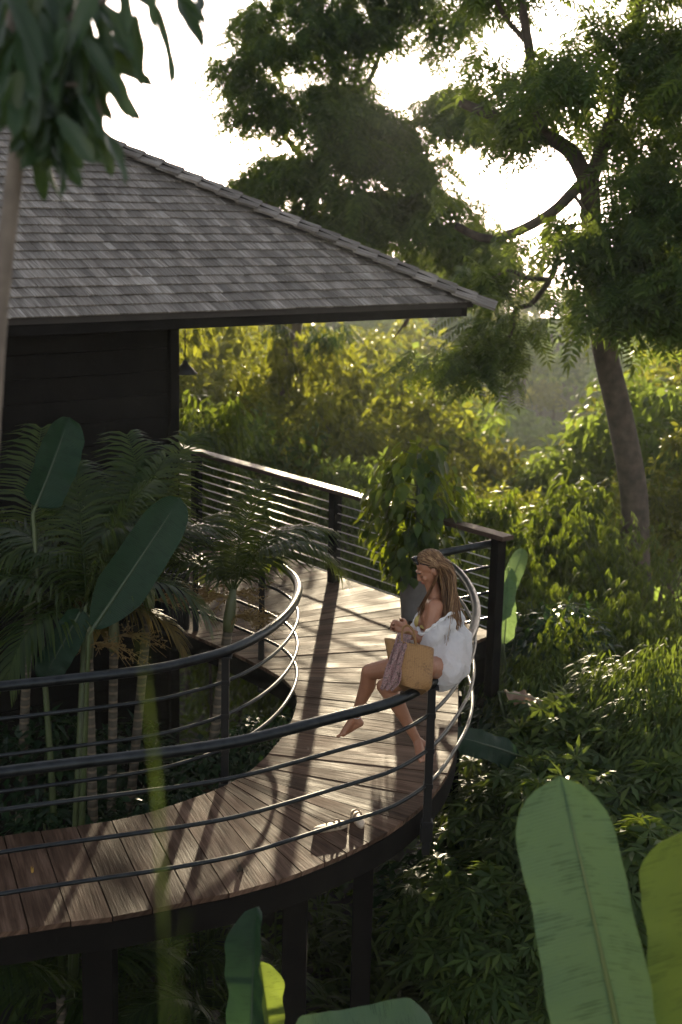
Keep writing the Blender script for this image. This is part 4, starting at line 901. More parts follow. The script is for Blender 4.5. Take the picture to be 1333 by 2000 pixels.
for (x, y, Y, k, ws, lb) in [
 (1130, 1370, 11.6, 0, 1, 'leafy shrub with lobed leaves right of the dried banana leaf'), (1230, 1420, 11.0, 1, 1, 'lobed-leaf shrub above the tip of the big banana leaf'), (1060, 1440, 11.2, 1, .9, 'lobed-leaf shrub beside the dull drooping banana leaf'), (1330, 1500, 10.2, 0, 1, 'lobed-leaf shrub at the photo edge beside the banana leaf'),
 (1000, 1530, 10.6, 0, .8, 'lobed-leaf shrub left of the big banana leaf'), (1130, 1500, 10.2, 1, .9, 'pale topped shrub directly behind the big banana leaf'), (950, 1690, 9.6, 0, .8, 'dim lobed-leaf shrub low in the dark hollow right of the deck'), (1020, 1760, 9.2, 1, .75, 'shaded lobed-leaf shrub touching the left edge of the banana leaf'), (1240, 1600, 9.4, 0, .9, 'shrub between the two foreground banana leaves'),
 (1290, 1270, 11.8, 2, 1, 'willowy fine-leaved shrub at the photo edge below the bamboo'), (1200, 1310, 12.2, 2, .9, 'fine-leaved drooping shrub between bamboo and lobed shrubs'), (1340, 1360, 11.0, 2, .9, 'fine-leaved shrub cut by the photo edge'), (1060, 1290, 12.8, 2, .8, 'fine-leaved shrub right of the shaded deck corner'),
 (960, 1600, 10.8, 3, .8, 'dark small-leaved bush in the hollow beside the deck curve'), (900, 1650, 10.2, 3, .8, 'dark small-leaved bush below the deck edge'), (1000, 1350, 12.6, 3, .9, 'dark bush behind the dull banana leaf'), (1090, 1180, 14.0, 3, .8, 'dark bush beside the corner post under the bamboo'),
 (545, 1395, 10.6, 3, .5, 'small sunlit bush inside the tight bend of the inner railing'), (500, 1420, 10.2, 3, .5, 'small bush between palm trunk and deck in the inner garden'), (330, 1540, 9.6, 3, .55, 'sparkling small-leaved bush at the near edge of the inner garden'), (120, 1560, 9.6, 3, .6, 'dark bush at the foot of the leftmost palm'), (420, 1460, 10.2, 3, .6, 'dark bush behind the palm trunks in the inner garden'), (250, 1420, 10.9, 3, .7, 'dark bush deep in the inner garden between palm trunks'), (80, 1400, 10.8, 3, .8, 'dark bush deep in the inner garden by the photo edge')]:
    q = Q(x, y, Y); sc = 1.12*ws; o = empty('leafy_shrub', (q[0], q[1], q[2]-SHR[k][2]*sc), lb, 'shrub', 'shrubs around the deck'); o.rotation_euler[2] = random.random()*6.28; o.scale = (sc, sc, sc)
    obj('foliage', SHR[k][0], o); obj('stems', SHR[k][1], o)
def strappy_proto(seed, n=46, L=.5):
    rng = np.random.default_rng(seed); V, F = [], []
    for i in range(n):
        az = rng.random()*6.28; e = rad(80-65*rng.random()); l = L*(.6+.6*rng.random()); w = .019*(.7+.6*rng.random()); p = np.array([0, 0, .05+.16*rng.random()]); hd = np.array([math.cos(az), math.sin(az), 0]); sd = np.array([-hd[1], hd[0], 0]); n0 = len(V)
        for k in range(6):
            V += [p+sd*w*(1-.93*(k/5)**2), p-sd*w*(1-.93*(k/5)**2)]; p = p+(hd*math.cos(e)+np.array([0, 0, math.sin(e)]))*l/5; e -= rad(16+10*rng.random())
        for k in range(5): F.append((n0+2*k, n0+2*k+1, n0+2*k+3, n0+2*k+2))
    return np_mesh('blades', np.array(V), np.array(F), M['shrub_leaf'])
STR = [strappy_proto(81), strappy_proto(82, 56, .6), strappy_proto(83, 40, .42)]
rngs = np.random.default_rng(9)
for i in range(40):
    x, y = 600+420*rngs.random(), 1760+300*rngs.random(); Yd = 11.8-1.9*(y-1740)/300+rngs.normal()*.25; q = Q(x, y, Yd)
    o = obj('strappy_plant', STR[i % 3], None, (q[0], q[1], q[2]-.35), rngs.random()*6.28, .8+.5*rngs.random())
    tag(o, 'strappy leaved plant among others on the dark ground below the deck', 'plant', 'strappy plants below the deck')
# ground right under those plants and understory
def undergrowth():
    rng = np.random.default_rng(12); n = 26000; Y = 6+26*rng.random(n)**1.2; X = (rng.random(n)*2-1)*(2.5+Y*.32)
    Z = np.array([hill(a, b) for a, b in zip(X, Y)])+.05+.5*rng.random(n)**2; pos = np.stack([X, Y, Z], 1); d = norm(rng.normal(size=(n, 3))*np.array([1, 1, .4])+np.array([0, 0, .1])); up = norm(np.array([0, 0, 1.])+rng.normal(size=(n, 3))*.4)
    me = leaf_mesh('undergrowth', T_LEAF, pos, d, up, .17*(.6+.8*rng.random(n)), .08*(.6+.8*rng.random(n)), M['shrub_leaf']); tag(obj('undergrowth', me), 'low leafy undergrowth covering the ground around the deck', None, None, 'stuff')
    n = 16000; Y = 30+50*rng.random(n)**.9; X = (rng.random(n)*2-1)*(4+Y*.34); Z = np.array([hill(a, b) for a, b in zip(X, Y)])+.2+2.0*rng.random(n)**1.5; pos = np.stack([X, Y, Z], 1)
    d = norm(rng.normal(size=(n, 3))+np.array([0, 0, .1])); up = norm(np.array([0, 0, 1.])+rng.normal(size=(n, 3))*.5)
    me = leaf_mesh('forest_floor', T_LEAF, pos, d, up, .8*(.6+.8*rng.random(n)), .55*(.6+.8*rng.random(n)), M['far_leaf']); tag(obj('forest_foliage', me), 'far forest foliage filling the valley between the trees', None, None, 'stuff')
undergrowth()
# palms below the deck
def low_palm(x, y, Y, fr, label):
    q = Q(x, y, Y); o = empty('low_palm', (q[0], q[1], hill(q[0], q[1])), label, 'palm', 'palms below the deck')
    for (k, az, s, lean) in fr: f = obj('frond', FR[k], o, (0, 0, q[2]-hill(q[0], q[1])), scale=s); f.rotation_euler = (lean, 0, rad(az))
    mb = MB(); mb.tube([(0, 0, -.2), (0, 0, q[2]-hill(q[0], q[1])+.05)], [.05, .035], 10); mb.build('trunk', M['palm_trunk'], o)
low_palm(330, 1930, 9.6, [(2, -60, .9, 0), (2, -100, .9, 0), (2, 80, 1, 0), (3, 120, 1, 0), (3, -140, 1, 0), (1, 20, .8, 0), (3, 50, 1, 0)], 'palm with arching fronds under the deck, left of the upright banana leaf')
low_palm(120, 1960, 9.2, [(2, 70, 1, 0), (3, 100, 1, 0), (2, -70, 1, 0), (3, -120, 1, 0), (1, 150, .9, 0), (3, 20, 1, 0)], 'dark palm under the deck at the lower photo edge')
low_palm(420, 1990, 8.8, [(2, -70, .8, 0), (3, 90, .9, 0), (3, -130, .9, 0), (2, 130, .9, 0), (3, 170, .9, 0)], 'low palm fronds at the bottom edge below the deck')

# ------------------------------------------------------------------ foreground tree, upper left
def big_leaf_mesh(seed):
    rng = np.random.default_rng(seed); nL, nW = 14, 3; V, F = [], []
    ph = rng.random(4)*6.28
    for i in range(nL+1):
        t = i/nL; w = .5*(math.sin(math.pi*min(1, (t*.93+.05))**.85))**.75*(1 if t < .97 else .35)
        for j in range(-nW, nW+1):
            s = j/nW; ed = 1+.10*math.sin(t*16+ph[0])*(abs(s) > .9); V.append((s*w*ed, t-(.06*abs(s) if t > .9 else 0), abs(s)*w*.20+.035*math.sin(t*9+ph[1]+s)*abs(s)-.16*t*t))
    n = 2*nW+1
    for i in range(nL):
        for j in range(n-1): F.append((i*n+j, i*n+j+1, (i+1)*n+j+1, (i+1)*n+j))
    return np.array(V), np.array(F)
def fg_tree():
    rng = np.random.default_rng(14)
    M['fg_leaf'] = leaf_mat('fg_leaf', (0.014, 0.034, 0.014), (0.030, 0.064, 0.022), (.12, .19, .03), .22, .36, .45)
    base = Q(-40, 2000, 4.0); base[2] = -2.7
    o = empty('foreground_tree', tuple(base), 'young tree with thin pale trunk and big glossy oblong leaves near the camera', 'tree')
    def PI(ob): ob.matrix_parent_inverse = Matrix.Translation(-o.location); return ob
    mb = MB()
    def tube(l, r0, r1, n=10):
        p = cat_rom(px_pts(l), 6); mb.tube(p, list(np.linspace(r0, r1, len(p))), n)
    tube([(-60, 2000, 4.0), (-40, 1300, 4.0), (-12, 760, 4.0), (4, 560, 4.0), (22, 400, 4.0), (38, 250, 4.0), (50, 120, 4.02)], .027, .022, 14)
    tube([(46, 160, 4.0), (110, 60, 4.0), (200, 0, 4.0), (330, -60, 4.0)], .016, .008); tube([(44, 200, 4.0), (100, 170, 3.95), (150, 165, 3.9)], .011, .006); tube([(40, 260, 4.0), (80, 240, 4), (110, 255, 4.0)], .011, .006); tube([(48, 140, 4), (20, 40, 4), (40, -80, 4)], .016, .01)
    tube([(110, 60, 4.0), (160, 110, 3.95), (200, 235, 3.95)], .008, .005)
    PI(mb.build('trunk', M['bark_pale'], o))
    man = [(335, -30, 408, 48), (345, -5, 402, 92), (300, 10, 347, 172), (262, 30, 275, 170), (190, 150, 284, 238), (205, 65, 262, 114), (205, 55, 192, 152), (150, 55, 192, 196), (148, 190, 182, 252), (158, 185, 208, 266), (165, 245, 185, 320), (190, 245, 222, 347), (200, 250, 254, 356), (122, 145, 130, 270), (82, 185, 80, 312), (72, 288, 88, 400), (90, 285, 113, 395), (103, 280, 131, 377), (118, 290, 158, 366), (60, 250, 40, 330), (170, 60, 150, 150), (240, -20, 250, 70), (300, -40, 300, 60), (230, -30, 310, 20), (370, -50, 400, 20)]
    for _ in range(90):
        bx, by = rng.choice([10, 40, 70, 100, 130, 160, 190]), rng.integers(-60, 170); man.append((bx, by, bx+rng.normal()*55, by+95+60*rng.random()))
    for _ in range(26): by = rng.integers(150, 250); bx = 60+60*rng.random(); man.append((bx, by, bx+rng.normal()*45, by+80+50*rng.random()))
    Vs, Fs = [], []; off = 0
    for i, (a, b, c, d) in enumerate(man):
        V, F = big_leaf_mesh(i); Y0 = 4.0+rng.normal()*.09; p = Q(a, b, Y0); q = Q(c, d, Y0-.05+rng.normal()*.05); L = np.linalg.norm(q-p); y = (q-p)/L
        nr = norm(np.array([rng.normal()*.55+.25, -.75+rng.normal()*.3, .5+.3*rng.normal()])[None])[0]; x = np.cross(y, nr); x /= np.linalg.norm(x); z = np.cross(x, y); W = .047*(.8+.4*rng.random())
        Vs.append(p+V[:, 0:1]*W*x+V[:, 1:2]*L*1.03*y+V[:, 2:3]*L*.5*z); Fs.append(F+off); off += len(V)
    PI(obj('crown', np_mesh('crown', np.vstack(Vs), np.vstack(Fs), M['fg_leaf']), o))
fg_tree()
# soft blades of grass close to the lens
def grass():
    o = empty('reed', tuple(Q(330, 2300, 1.0)), 'single slender green reed blade, out of focus right in front of the camera', 'plant')
    rng = np.random.default_rng(2); M['reed'] = leaf_mat('reed', (.03, .055, .015), (.045, .07, .015), (.12, .17, .03), .4)
    for pts, w in (([(330, 2300, 1.5), (325, 2000, 1.5), (318, 1760, 1.5), (308, 1560, 1.5), (290, 1380, 1.5), (276, 1240, 1.5)], .0019), ([(345, 2300, 1.5), (352, 2000, 1.5), (345, 1880, 1.5), (368, 1780, 1.5)], .0012)):
        p = cat_rom(px_pts(pts), 6); n = len(p); V = []
        for i, q in enumerate(p):
            ww = w*(.55+.45*math.sin(math.pi*(i/n)**.8))*(1-.85*max(0, i/n-.7)/.3)*(1+.4*math.sin(i*1.1)); V += [q+cR*ww, q+cF*ww*.5, q-cR*ww]
        F = [(3*i+a, 3*i+a+1, 3*i+a+4, 3*i+a+3) for i in range(n-1) for a in (0, 1)]
        b = obj('blade', np_mesh('blade', np.array(V), np.array(F), M['reed']), o); b.matrix_parent_inverse = Matrix.Translation(-o.location)
grass()

# ------------------------------------------------------------------ potted plant, bin
def potted():
    c = P(808, 1208, 0); M['pot'] = simple('pot', (.16, .155, .15), .7, nscale=12, namp=.2, bscale=40)
    o = empty('potted_plant', (c[0], c[1], .004), 'tall bushy potted plant with trailing glossy leaves by the cable balustrade', 'potted plant')
    mb = MB(); mb.lathe((0, 0, 0), [(0, 0), (.115, 0), (.12, .01), (.152, .40), (.156, .405), (.156, .425), (.14, .43), (.135, .40), (0, .39)], 28); mb.build('pot', M['pot'], o)
    rng = np.random.default_rng(21); n = 1000; s = rng.random(n); H = 1.18
    z = .50+H*s; R = .47*np.sin(np.pi*np.clip(.10+.86*(1-np.abs(s-.56)/.60), 0, 1)*.5)*(.75+.25*np.sin(s*9+1)); az = rng.random(n)*6.283; rr = R*(.45+.6*rng.random(n)**.5)
    pos = np.stack([np.cos(az)*rr, np.sin(az)*rr, z], 1); hang = rng.random(n) < .25; pos[hang, 2] -= .18*rng.random(hang.sum())
    kc = rng.integers(0, 46, n); cs_, ca_ = rng.random(46), rng.random(46)*6.283; s2 = np.clip(cs_[kc]+rng.normal(size=n)*.05, 0, 1.02); a2 = ca_[kc]+rng.normal(size=n)*.26; mk = rng.random(n) < .72
    R2 = .47*np.sin(np.pi*np.clip(.10+.86*(1-np.abs(s2-.56)/.60), 0, 1)*.5)*(.78+.42*rng.random(46)[kc]); pos[mk] = np.stack([np.cos(a2)*R2*.84, np.sin(a2)*R2*.84, .50+H*s2-.10*rng.random(n)**2], 1)[mk]; az = np.where(mk, a2, az); s = np.where(mk, s2, s)
    lob = .10*np.sin(az*3+s*11)+.07*np.sin(az*7-s*17); pos[:, 0] += np.cos(az)*lob*.9-.06*(1-s); pos[:, 1] += np.sin(az)*lob*.9; pos[:, 2] += .07*np.sin(az*5+s*6)
    d = norm(np.stack([np.cos(az)*.55, np.sin(az)*.55, -.95+.35*rng.normal(size=n)+.9*np.clip(s-.8, 0, 1)*3], 1)); up = norm(np.stack([np.cos(az), np.sin(az), np.full(n, .55)], 1)+rng.normal(size=(n, 3))*.3)
    TV = tri_template([(0, 0, 0), (.5, .25, .06), (-.5, .25, .06), (.42, .6, .04), (-.42, .6, .04), (0, 1, -.1), (0, .3, -.02), (0, .65, -.03)], [(0, 1, 6), (1, 3, 7), (1, 7, 6), (3, 5, 7), (0, 6, 2), (6, 7, 4), (6, 4, 2), (7, 5, 4)])
    obj('foliage', leaf_mesh('foliage', TV, pos, d, up, .135*(.7+.6*rng.random(n)), .078*(.75+.5*rng.random(n)), M['pothos_leaf']), o)
    mb = MB(); mb.tube([(0, 0, .38), (.01, 0, 1.0), (0, .01, 1.6)], [.03, .026, .02], 8)
    for i in range(26):
        a = rng.random()*6.28; zz = .6+1.0*rng.random(); mb.tube([(0, 0, zz), (.2*math.cos(a), .2*math.sin(a), zz+.05), (.33*math.cos(a), .33*math.sin(a), zz-.16)], [.006, .005, .003], 4)
    mb.build('stem', M['stem_green'], o)
potted()
def bin_():
    c = P(343, 1226, 0); o = empty('slatted_bin', (c[0], c[1], -.05), 'black round slatted bin standing where the deck meets the palm garden', 'bin')
    mb = MB(); 
    for k in range(26):
        a = 2*math.pi*k/26; mb.box((.125*math.cos(a), .125*math.sin(a), .30), (-.011*math.sin(a), .011*math.cos(a), 0), (.006*math.cos(a), .006*math.sin(a), 0), (0, 0, .29))
    mb.build('slats', M['black_metal'], o, smooth=False)
    mb = MB(); mb.lathe((0, 0, 0), [(0, .0), (.115, 0), (.115, .56), (.11, .56), (.11, .03), (0, .03)], 24); mb.build('liner', M['post_black'], o)
    mb = MB(); mb.lathe((0, 0, .57), [(.112, 0), (.138, 0), (.138, .03), (.112, .03), (.112, 0)], 26); mb.build('rim', M['black_metal'], o)
bin_()

# ------------------------------------------------------------------ the seated woman
def capsule(mb, a, b, r0, r1, n=14):
    a, b = Vector(a), Vector(b); d = (b-a); L = d.length; d = d/L if L > 1e-6 else Vector((0, 0, 1))
    pts, rs = [], []
    for k in range(5, 0, -1): t = k/5*math.pi/2; pts.append(a-d*r0*math.sin(t)); rs.append(max(.0015, r0*math.cos(t)))
    for k in range(0, 5): t = k/4; pts.append(a+d*L*t); rs.append(r0+(r1-r0)*t)
    for k in range(1, 6): t = k/5*math.pi/2; pts.append(b+d*r1*math.sin(t)); rs.append(max(.0015, r1*math.cos(t)))
    mb.tube(pts, rs, n)
def chain(mb, pts, n=14):
    for (a, ra), (b, rb) in zip(pts[:-1], pts[1:]): capsule(mb, a, b, ra, rb, n)
def remeshed(mb, name, m, voxel, smooth_it=6, fac=.5, noise_amp=0, noise_scale=10, parent=None):
    me = bpy.data.meshes.new(name+'_src'); me.from_pydata(mb.v, [], mb.f); t = bpy.data.objects.new(name+'_src', me); COL.objects.link(t)
    r = t.modifiers.new('r', 'REMESH'); r.mode = 'VOXEL'; r.voxel_size = voxel; r.use_smooth_shade = True
    s = t.modifiers.new('s', 'SMOOTH'); s.iterations = smooth_it; s.factor = fac
    dg = bpy.context.evaluated_depsgraph_get(); dg.update(); me2 = bpy.data.meshes.new_from_object(t.evaluated_get(dg)); bpy.data.objects.remove(t); bpy.data.meshes.remove(me)
    me2.name = name; me2.materials.clear(); me2.materials.append(m)
    if noise_amp:
        n = len(me2.vertices); co = np.empty(n*3); me2.vertices.foreach_get('co', co); co = co.reshape(-1, 3); no = np.empty(n*3); me2.vertices.foreach_get('normal', no); no = no.reshape(-1, 3)
        f = np.array([noise_amp(Vector(c)) for c in co]); me2.vertices.foreach_set('co', (co+no*f[:, None]).ravel())
    me2.polygons.foreach_set('use_smooth', np.ones(len(me2.polygons), bool)); me2.update(); return obj(name, me2, parent)
def skin_mat():
    m, t, o = mat('skin'); b = N(t, 'ShaderNodeBsdfPrincipled'); tcn = N(t, 'ShaderNodeTexCoord')
    t.links.new(ramp(t, noise_tex(t, tcn.outputs['Object'], 9, 4), [(0.3, (.30, .135, .075)), (0.7, (.40, .19, .11))]), b.inputs['Base Color'])
    b.inputs['Roughness'].default_value = .45; b.inputs['Subsurface Weight'].default_value = .08; b.inputs['Subsurface Radius'].default_value = (.012, .005, .003)
    t.links.new(b.outputs[0], o.inputs[0]); return m
M['skin'] = skin_mat()
def cloth_mat(name, col, trans, tf=.25, sc=160):
    m, t, o = mat(name); b = N(t, 'ShaderNodeBsdfPrincipled'); tcn = N(t, 'ShaderNodeTexCoord'); b.inputs['Base Color'].default_value = (*col, 1); b.inputs['Roughness'].default_value = .85
    n1 = noise_tex(t, tcn.outputs['Object'], sc, 3); n2 = noise_tex(t, tcn.outputs['Object'], 14, 4, .6, (1, 1, .5)); mm = N(t, 'ShaderNodeMath', operation='MULTIPLY_ADD'); t.links.new(n1, mm.inputs[0]); mm.inputs[1].default_value = .12; t.links.new(n2, mm.inputs[2])
    bp = bump(t, mm.outputs[0], .5, .02); t.links.new(bp, b.inputs['Normal']); tr = N(t, 'ShaderNodeBsdfTranslucent'); tr.inputs[0].default_value = (*trans, 1)
    mx = N(t, 'ShaderNodeMixShader'); mx.inputs[0].default_value = tf; t.links.new(b.outputs[0], mx.inputs[1]); t.links.new(tr.outputs[0], mx.inputs[2]); t.links.new(mx.outputs[0], o.inputs[0]); return m
M['shirt'] = cloth_mat('shirt', (.90, .91, .92), (.95, .94, .92), .5); M['bikini'] = cloth_mat('bikini', (.62, .50, .16), (.5, .4, .1), .1)
def hair_mat():
    m, t, o = mat('hair'); g = N(t, 'ShaderNodeNewGeometry'); b = N(t, 'ShaderNodeBsdfPrincipled')
    t.links.new(ramp(t, g.outputs['Random Per Island'], [(0, (.05, .022, .010)), (.55, (.22, .11, .046)), (1, (.66, .42, .20))]), b.inputs['Base Color']); b.inputs['Roughness'].default_value = .38
    tr = N(t, 'ShaderNodeBsdfTranslucent'); tr.inputs[0].default_value = (.5, .26, .10, 1); mx = N(t, 'ShaderNodeMixShader'); mx.inputs[0].default_value = .3
    t.links.new(b.outputs[0], mx.inputs[1]); t.links.new(tr.outputs[0], mx.inputs[2]); t.links.new(mx.outputs[0], o.inputs[0]); return m
M['hair'] = hair_mat(); M['lip'] = simple('lip', (.32, .09, .07), .4); M['eye_dark'] = simple('eye_dark', (.02, .012, .01), .3); M['lens'] = simple('lens', (.010, .010, .012), .12)

def woman():
    pel = Q(862, 1288, 8.97); o = empty('person', tuple(pel), 'seated barefoot woman in a loose white shirt, looking down at her hands', 'person')
    T = lambda q: np.array(q)-pel
    J = {k: T(Q(*v)) for k, v in dict(pel=(862, 1288, 8.97), waist=(866, 1248, 9.06), chest=(856, 1205, 9.13), neck=(850, 1170, 9.14), nk2=(845, 1146, 9.14), head=(840, 1110, 9.13),
        lsh=(851, 1186, 9.0), lel=(836, 1256, 8.93), lwr=(797, 1232, 8.92), rsh=(845, 1180, 9.28), rel=(812, 1244, 9.28), rwr=(786, 1226, 9.08),
        lhip=(853, 1303, 8.88), lknee=(752, 1340, 9.06), lank=(815, 1446, 9.06), lheel=(828, 1455, 9.08), lball=(822, 1478, 8.98), ltoe=(827, 1491, 8.95),
        rhip=(850, 1290, 9.10), rknee=(722, 1312, 9.34), rank=(694, 1400, 9.46), rheel=(703, 1412, 9.46), rball=(672, 1432, 9.46), rtoe=(652, 1442, 9.47)).items()}
    fw = norm(np.array([[-.9, .43, 0]]))[0]; lf = np.array([fw[1], -fw[0], 0])*-1; lf = np.array([-.43, -.9, 0])/np.linalg.norm([.43, .9])
    up = np.array([0, 0, 1.0]); mb = MB()
    A = lambda k, f=0, l=0, u=0: J[k]+fw*f+lf*l+up*u
    # torso
    chain(mb, [(A('pel', 0, .07), .115), (A('waist', .01, .045), .088), (A('chest', .0, .055), .095), (A('neck', -.01, .05, -.05), .06)])
    chain(mb, [(A('pel', 0, -.07), .115), (A('waist', .01, -.045), .088), (A('chest', .0, -.055), .095), (A('neck', -.01, -.05, -.05), .06)])
    for s in (1, -1): mb.ell(A('chest', .085, .062*s, -.035), (.052, .052, .056))
    capsule(mb, J['lsh'], J['rsh'], .052, .052)
    chain(mb, [(A('neck', -.005), .052), (J['nk2'], .046), (A('head', .02, 0, -.03), .047)])
    # limbs
    chain(mb, [(J['lsh'], .056), (J['lsh']*.5+J['lel']*.5, .046), (J['lel'], .040), (J['lel']*.65+J['lwr']*.35, .037), (J['lwr'], .025)])
    chain(mb, [(J['rsh'], .054), (J['rsh']*.5+J['rel']*.5, .045), (J['rel'], .040), (J['rel']*.65+J['rwr']*.35, .037), (J['rwr'], .025)])
    for s in 'lr':
        h, k, a = J[s+'hip'], J[s+'knee'], J[s+'ank']; sh = norm((a-k)[None])[0]; back = -fw*.018
        [chain(mb, [(h, .095), (T(Q(838, 1305, 8.72)), .064), (h*.45+k*.55, .07)]) for _ in (0,) if s == 'l']
        chain(mb, [(h, .098), (h*.6+k*.4, .084), (k, .056), (k+(a-k)*.28+back, .057), (k+(a-k)*.62+back*.4, .041), (a, .030)])
        chain(mb, [(a, .031), (J[s+'heel'], .030)]); bl, to = J[s+'ball'], J[s+'toe']; wv = norm(np.cross(to-a, lf+up*.2)[None])[0]; wv = norm(np.cross(norm((to-a)[None])[0], np.cross(lf, norm((to-a)[None])[0]))[None])[0]
        chain(mb, [(a, .031), (a*.45+bl*.55, .030), (bl+wv*.015, .024)]); chain(mb, [(J[s+'heel'], .028), (bl-wv*.018, .022)])
        td = norm((to-bl)[None])[0]
        for i in range(5):
            b0 = bl+wv*(.030-.0145*i); l = (.040, .036, .033, .029, .024)[i]; capsule(mb, b0-td*.01, b0+td*l, .0125 if i == 0 else .0095, .011 if i == 0 else .008, 8)
    # head, turned a little towards the camera
    fw0, lf0 = fw, lf; fw = norm(np.array([[-.97, -.24, 0]]))[0]; lf = np.cross(up, fw); hd = J['head']; tilt = Matrix.Rotation(rad(-31), 3, Vector(lf))  # chin down
    hf = np.array(tilt @ Vector(fw)); hu = np.array(tilt @ Vector(up))
    if hf[2] > 0: tilt = Matrix.Rotation(rad(31), 3, Vector(lf)); hf = np.array(tilt @ Vector(fw)); hu = np.array(tilt @ Vector(up))
    B = Matrix((Vector(hf), Vector(lf), Vector(hu))).transposed()
    hl = lf; H = lambda f, l, u: hd+hf*f+hl*l+hu*u
    mb.ell(H(-.015, 0, .030), (.092, .073, .085), B); mb.ell(H(.025, 0, -.020), (.066, .058, .078), B); mb.ell(H(.045, 0, -.070), (.036, .040, .034), B); mb.ell(H(.062, 0, -.082), (.018, .020, .016), B)
    mb.ell(H(.062, .030, -.030), (.024, .024, .022), B); mb.ell(H(.062, -.030, -.030), (.024, .024, .022), B)
    chain(mb, [(H(.088, 0, .006), .008), (H(.104, 0, -.026), .0105), (H(.096, 0, -.036), .010)], 10); mb.ell(H(.088, .012, -.034), (.009, .008, .007), B); mb.ell(H(.088, -.012, -.034), (.009, .008, .007), B)
    mb.ell(H(.075, 0, .022), (.018, .045, .011), B)
    for s in (1, -1): mb.ell(H(-.005, .072*s, -.012), (.018, .008, .028), B)
    mb.ell(H(.084, 0, -.056), (.012, .021, .006), B); mb.ell(H(.082, 0, -.066), (.012, .018, .006), B)
    fw, lf = fw0, lf0
    # hands: palm, four bent fingers, thumb
    for s, sg in (('l', 1), ('r', -1)):
        wr, el = J[s+'wr'], J[s+'el']; fd = norm((T(Q(771, 1221, 8.98 if s == 'l' else 9.04))-wr)[None])[0]; side = norm(np.cross(fd, lf*1.0+up*.3)[None])[0]; pn = np.cross(side, fd); pn = pn if pn@lf*sg > 0 else -pn
        pc = wr+fd*.045; chain(mb, [(wr, .024), (wr+fd*.03+side*.016, .019), (wr+fd*.075+side*.022, .014)], 10); chain(mb, [(wr, .024), (wr+fd*.03-side*.012, .019), (wr+fd*.072-side*.022, .014)], 10)
        for i in range(4):
            b0 = wr+fd*(.074 if i in (1, 2) else .066)+side*(.030-.020*i); l = (.070, .078, .073, .056)[i]; cu = .5+.12*i
            p1 = b0+fd*l*.42-pn*l*.12*cu; d2 = norm((fd*math.cos(cu*1.2)-pn*math.sin(cu*1.2))[None])[0]; p2 = p1+d2*l*.33; d3 = norm((fd*math.cos(cu*2.1)-pn*math.sin(cu*2.1))[None])[0]; p3 = p2+d3*l*.26
            chain(mb, [(b0-fd*.02, .0100), (p1, .0088), (p2, .0080), (p3, .0070)], 8)
        t0 = wr+fd*.022+side*.026; t1 = t0+fd*.026+side*.026-pn*.012; t2 = t1+fd*.028+side*.004-pn*.014; chain(mb, [(t0, .013), (t1, .0105), (t2, .0085)], 8)
    remeshed(mb, 'body', M['skin'], .0052, 4, .45, parent=o)
    # face details
    mb = MB(); mb.ell(H(.0925, 0, -.0555), (.006, .019, .0045), B, 12, 8); mb.ell(H(.0905, 0, -.0655), (.006, .016, .005), B, 12, 8); mb.build('lips', M['lip'], o)
    for s in (1, -1):
        mb = MB(); mb.tube([H(.082, .018*s, -.006), H(.082, .030*s, -.010), H(.074, .042*s, -.006)], [.0022, .003, .002], 6); mb.build('eyelash', M['eye_dark'], o)
        mb = MB(); mb.tube([H(.091, .012*s, .022), H(.089, .030*s, .027), H(.076, .046*s, .021)], [.0028, .0035, .002], 6); mb.build('eyebrow', M['eye_dark'], o)
    # hair: strands from the scalp down the back and beside the face
    rng = np.random.default_rng(4); mb = MB()
    for i in range(1900):
        a = rng.random()*6.283; ph = math.acos(1-1.02*rng.random()); q = np.array([math.sin(ph)*math.cos(a), math.sin(ph)*math.sin(a), math.cos(ph)])
        if i > 1350: q = np.array([-.25+.46*rng.random(), (1 if i % 3 else -1)*(.86+.12*rng.random()), .10+.38*rng.random()]); q /= np.linalg.norm(q)
        if q[0] > .27 and q[2] < .62: continue
        sd = 1 if q[1] >= 0 else -1; root = H(-.015+.094*q[0], .075*q[1], .032+.088*q[2]); outw = hf*q[0]+hl*q[1]*.8+hu*q[2]
        front = (q[0] > .0) and rng.random() < .22
        p1 = H(-.040+.06*q[0], .090*sd*(.55+.45*abs(q[1])), .015+.045*q[2])+outw*.008 if not front else H(-.040, .086*sd, -.01)
        drop = .20+.22*rng.random(); spread = rng.normal()*.042
        if front: p2 = A('neck', .045+.02*rng.random(), .075*sd+spread*.2, -.02); p3 = A('chest', .075+.03*rng.random(), .075*sd+spread*.35, .03-.10*rng.random())
        else: p2 = H(-.055-.05*rng.random()+.02*q[0], .088*q[1]+spread*.7, -.075)+outw*.012 if i <= 1350 else H(-.062+.05*rng.random(), .076*sd+spread*.25, -.09); p3 = A('chest', -.10-.07*rng.random(), .085*q[1]+spread*1.5, .115-drop)
        m1 = (p2+p3)/2+np.array([rng.normal(), rng.normal(), 0])*.010-(fw*.012 if not front else -fw*.004)
        pts = cat_rom([root-outw*.006, root+outw*.007, p1, p2, m1, p3+rng.normal(size=3)*.008], 3); w = .0026*(.6+.8*rng.random()); L = len(pts)
        pts = pts+np.stack([.004*np.sin(np.arange(L)*.9+rng.random()*6)*np.linspace(0, 1, L) for _ in range(3)], 1)
        mb.tube(pts, list(w*(1-.75*np.linspace(0, 1, L)**2)), 4, caps=False)
    mb.ell(H(-.028, 0, .036), (.089, .0785, .086), B)
    mb.build('hair', M['hair'], o)
    # sunglasses pushed up on the head
    mb = MB()
    for s in (1, -1):
        c = H(.062, .033*s, .098); mb.ell(c, (.010, .031, .020), B, 16, 8); mb.tube([H(.05, .064*s, .090), H(.0, .082*s, .045), H(-.03, .080*s, .02)], .0032, 6)
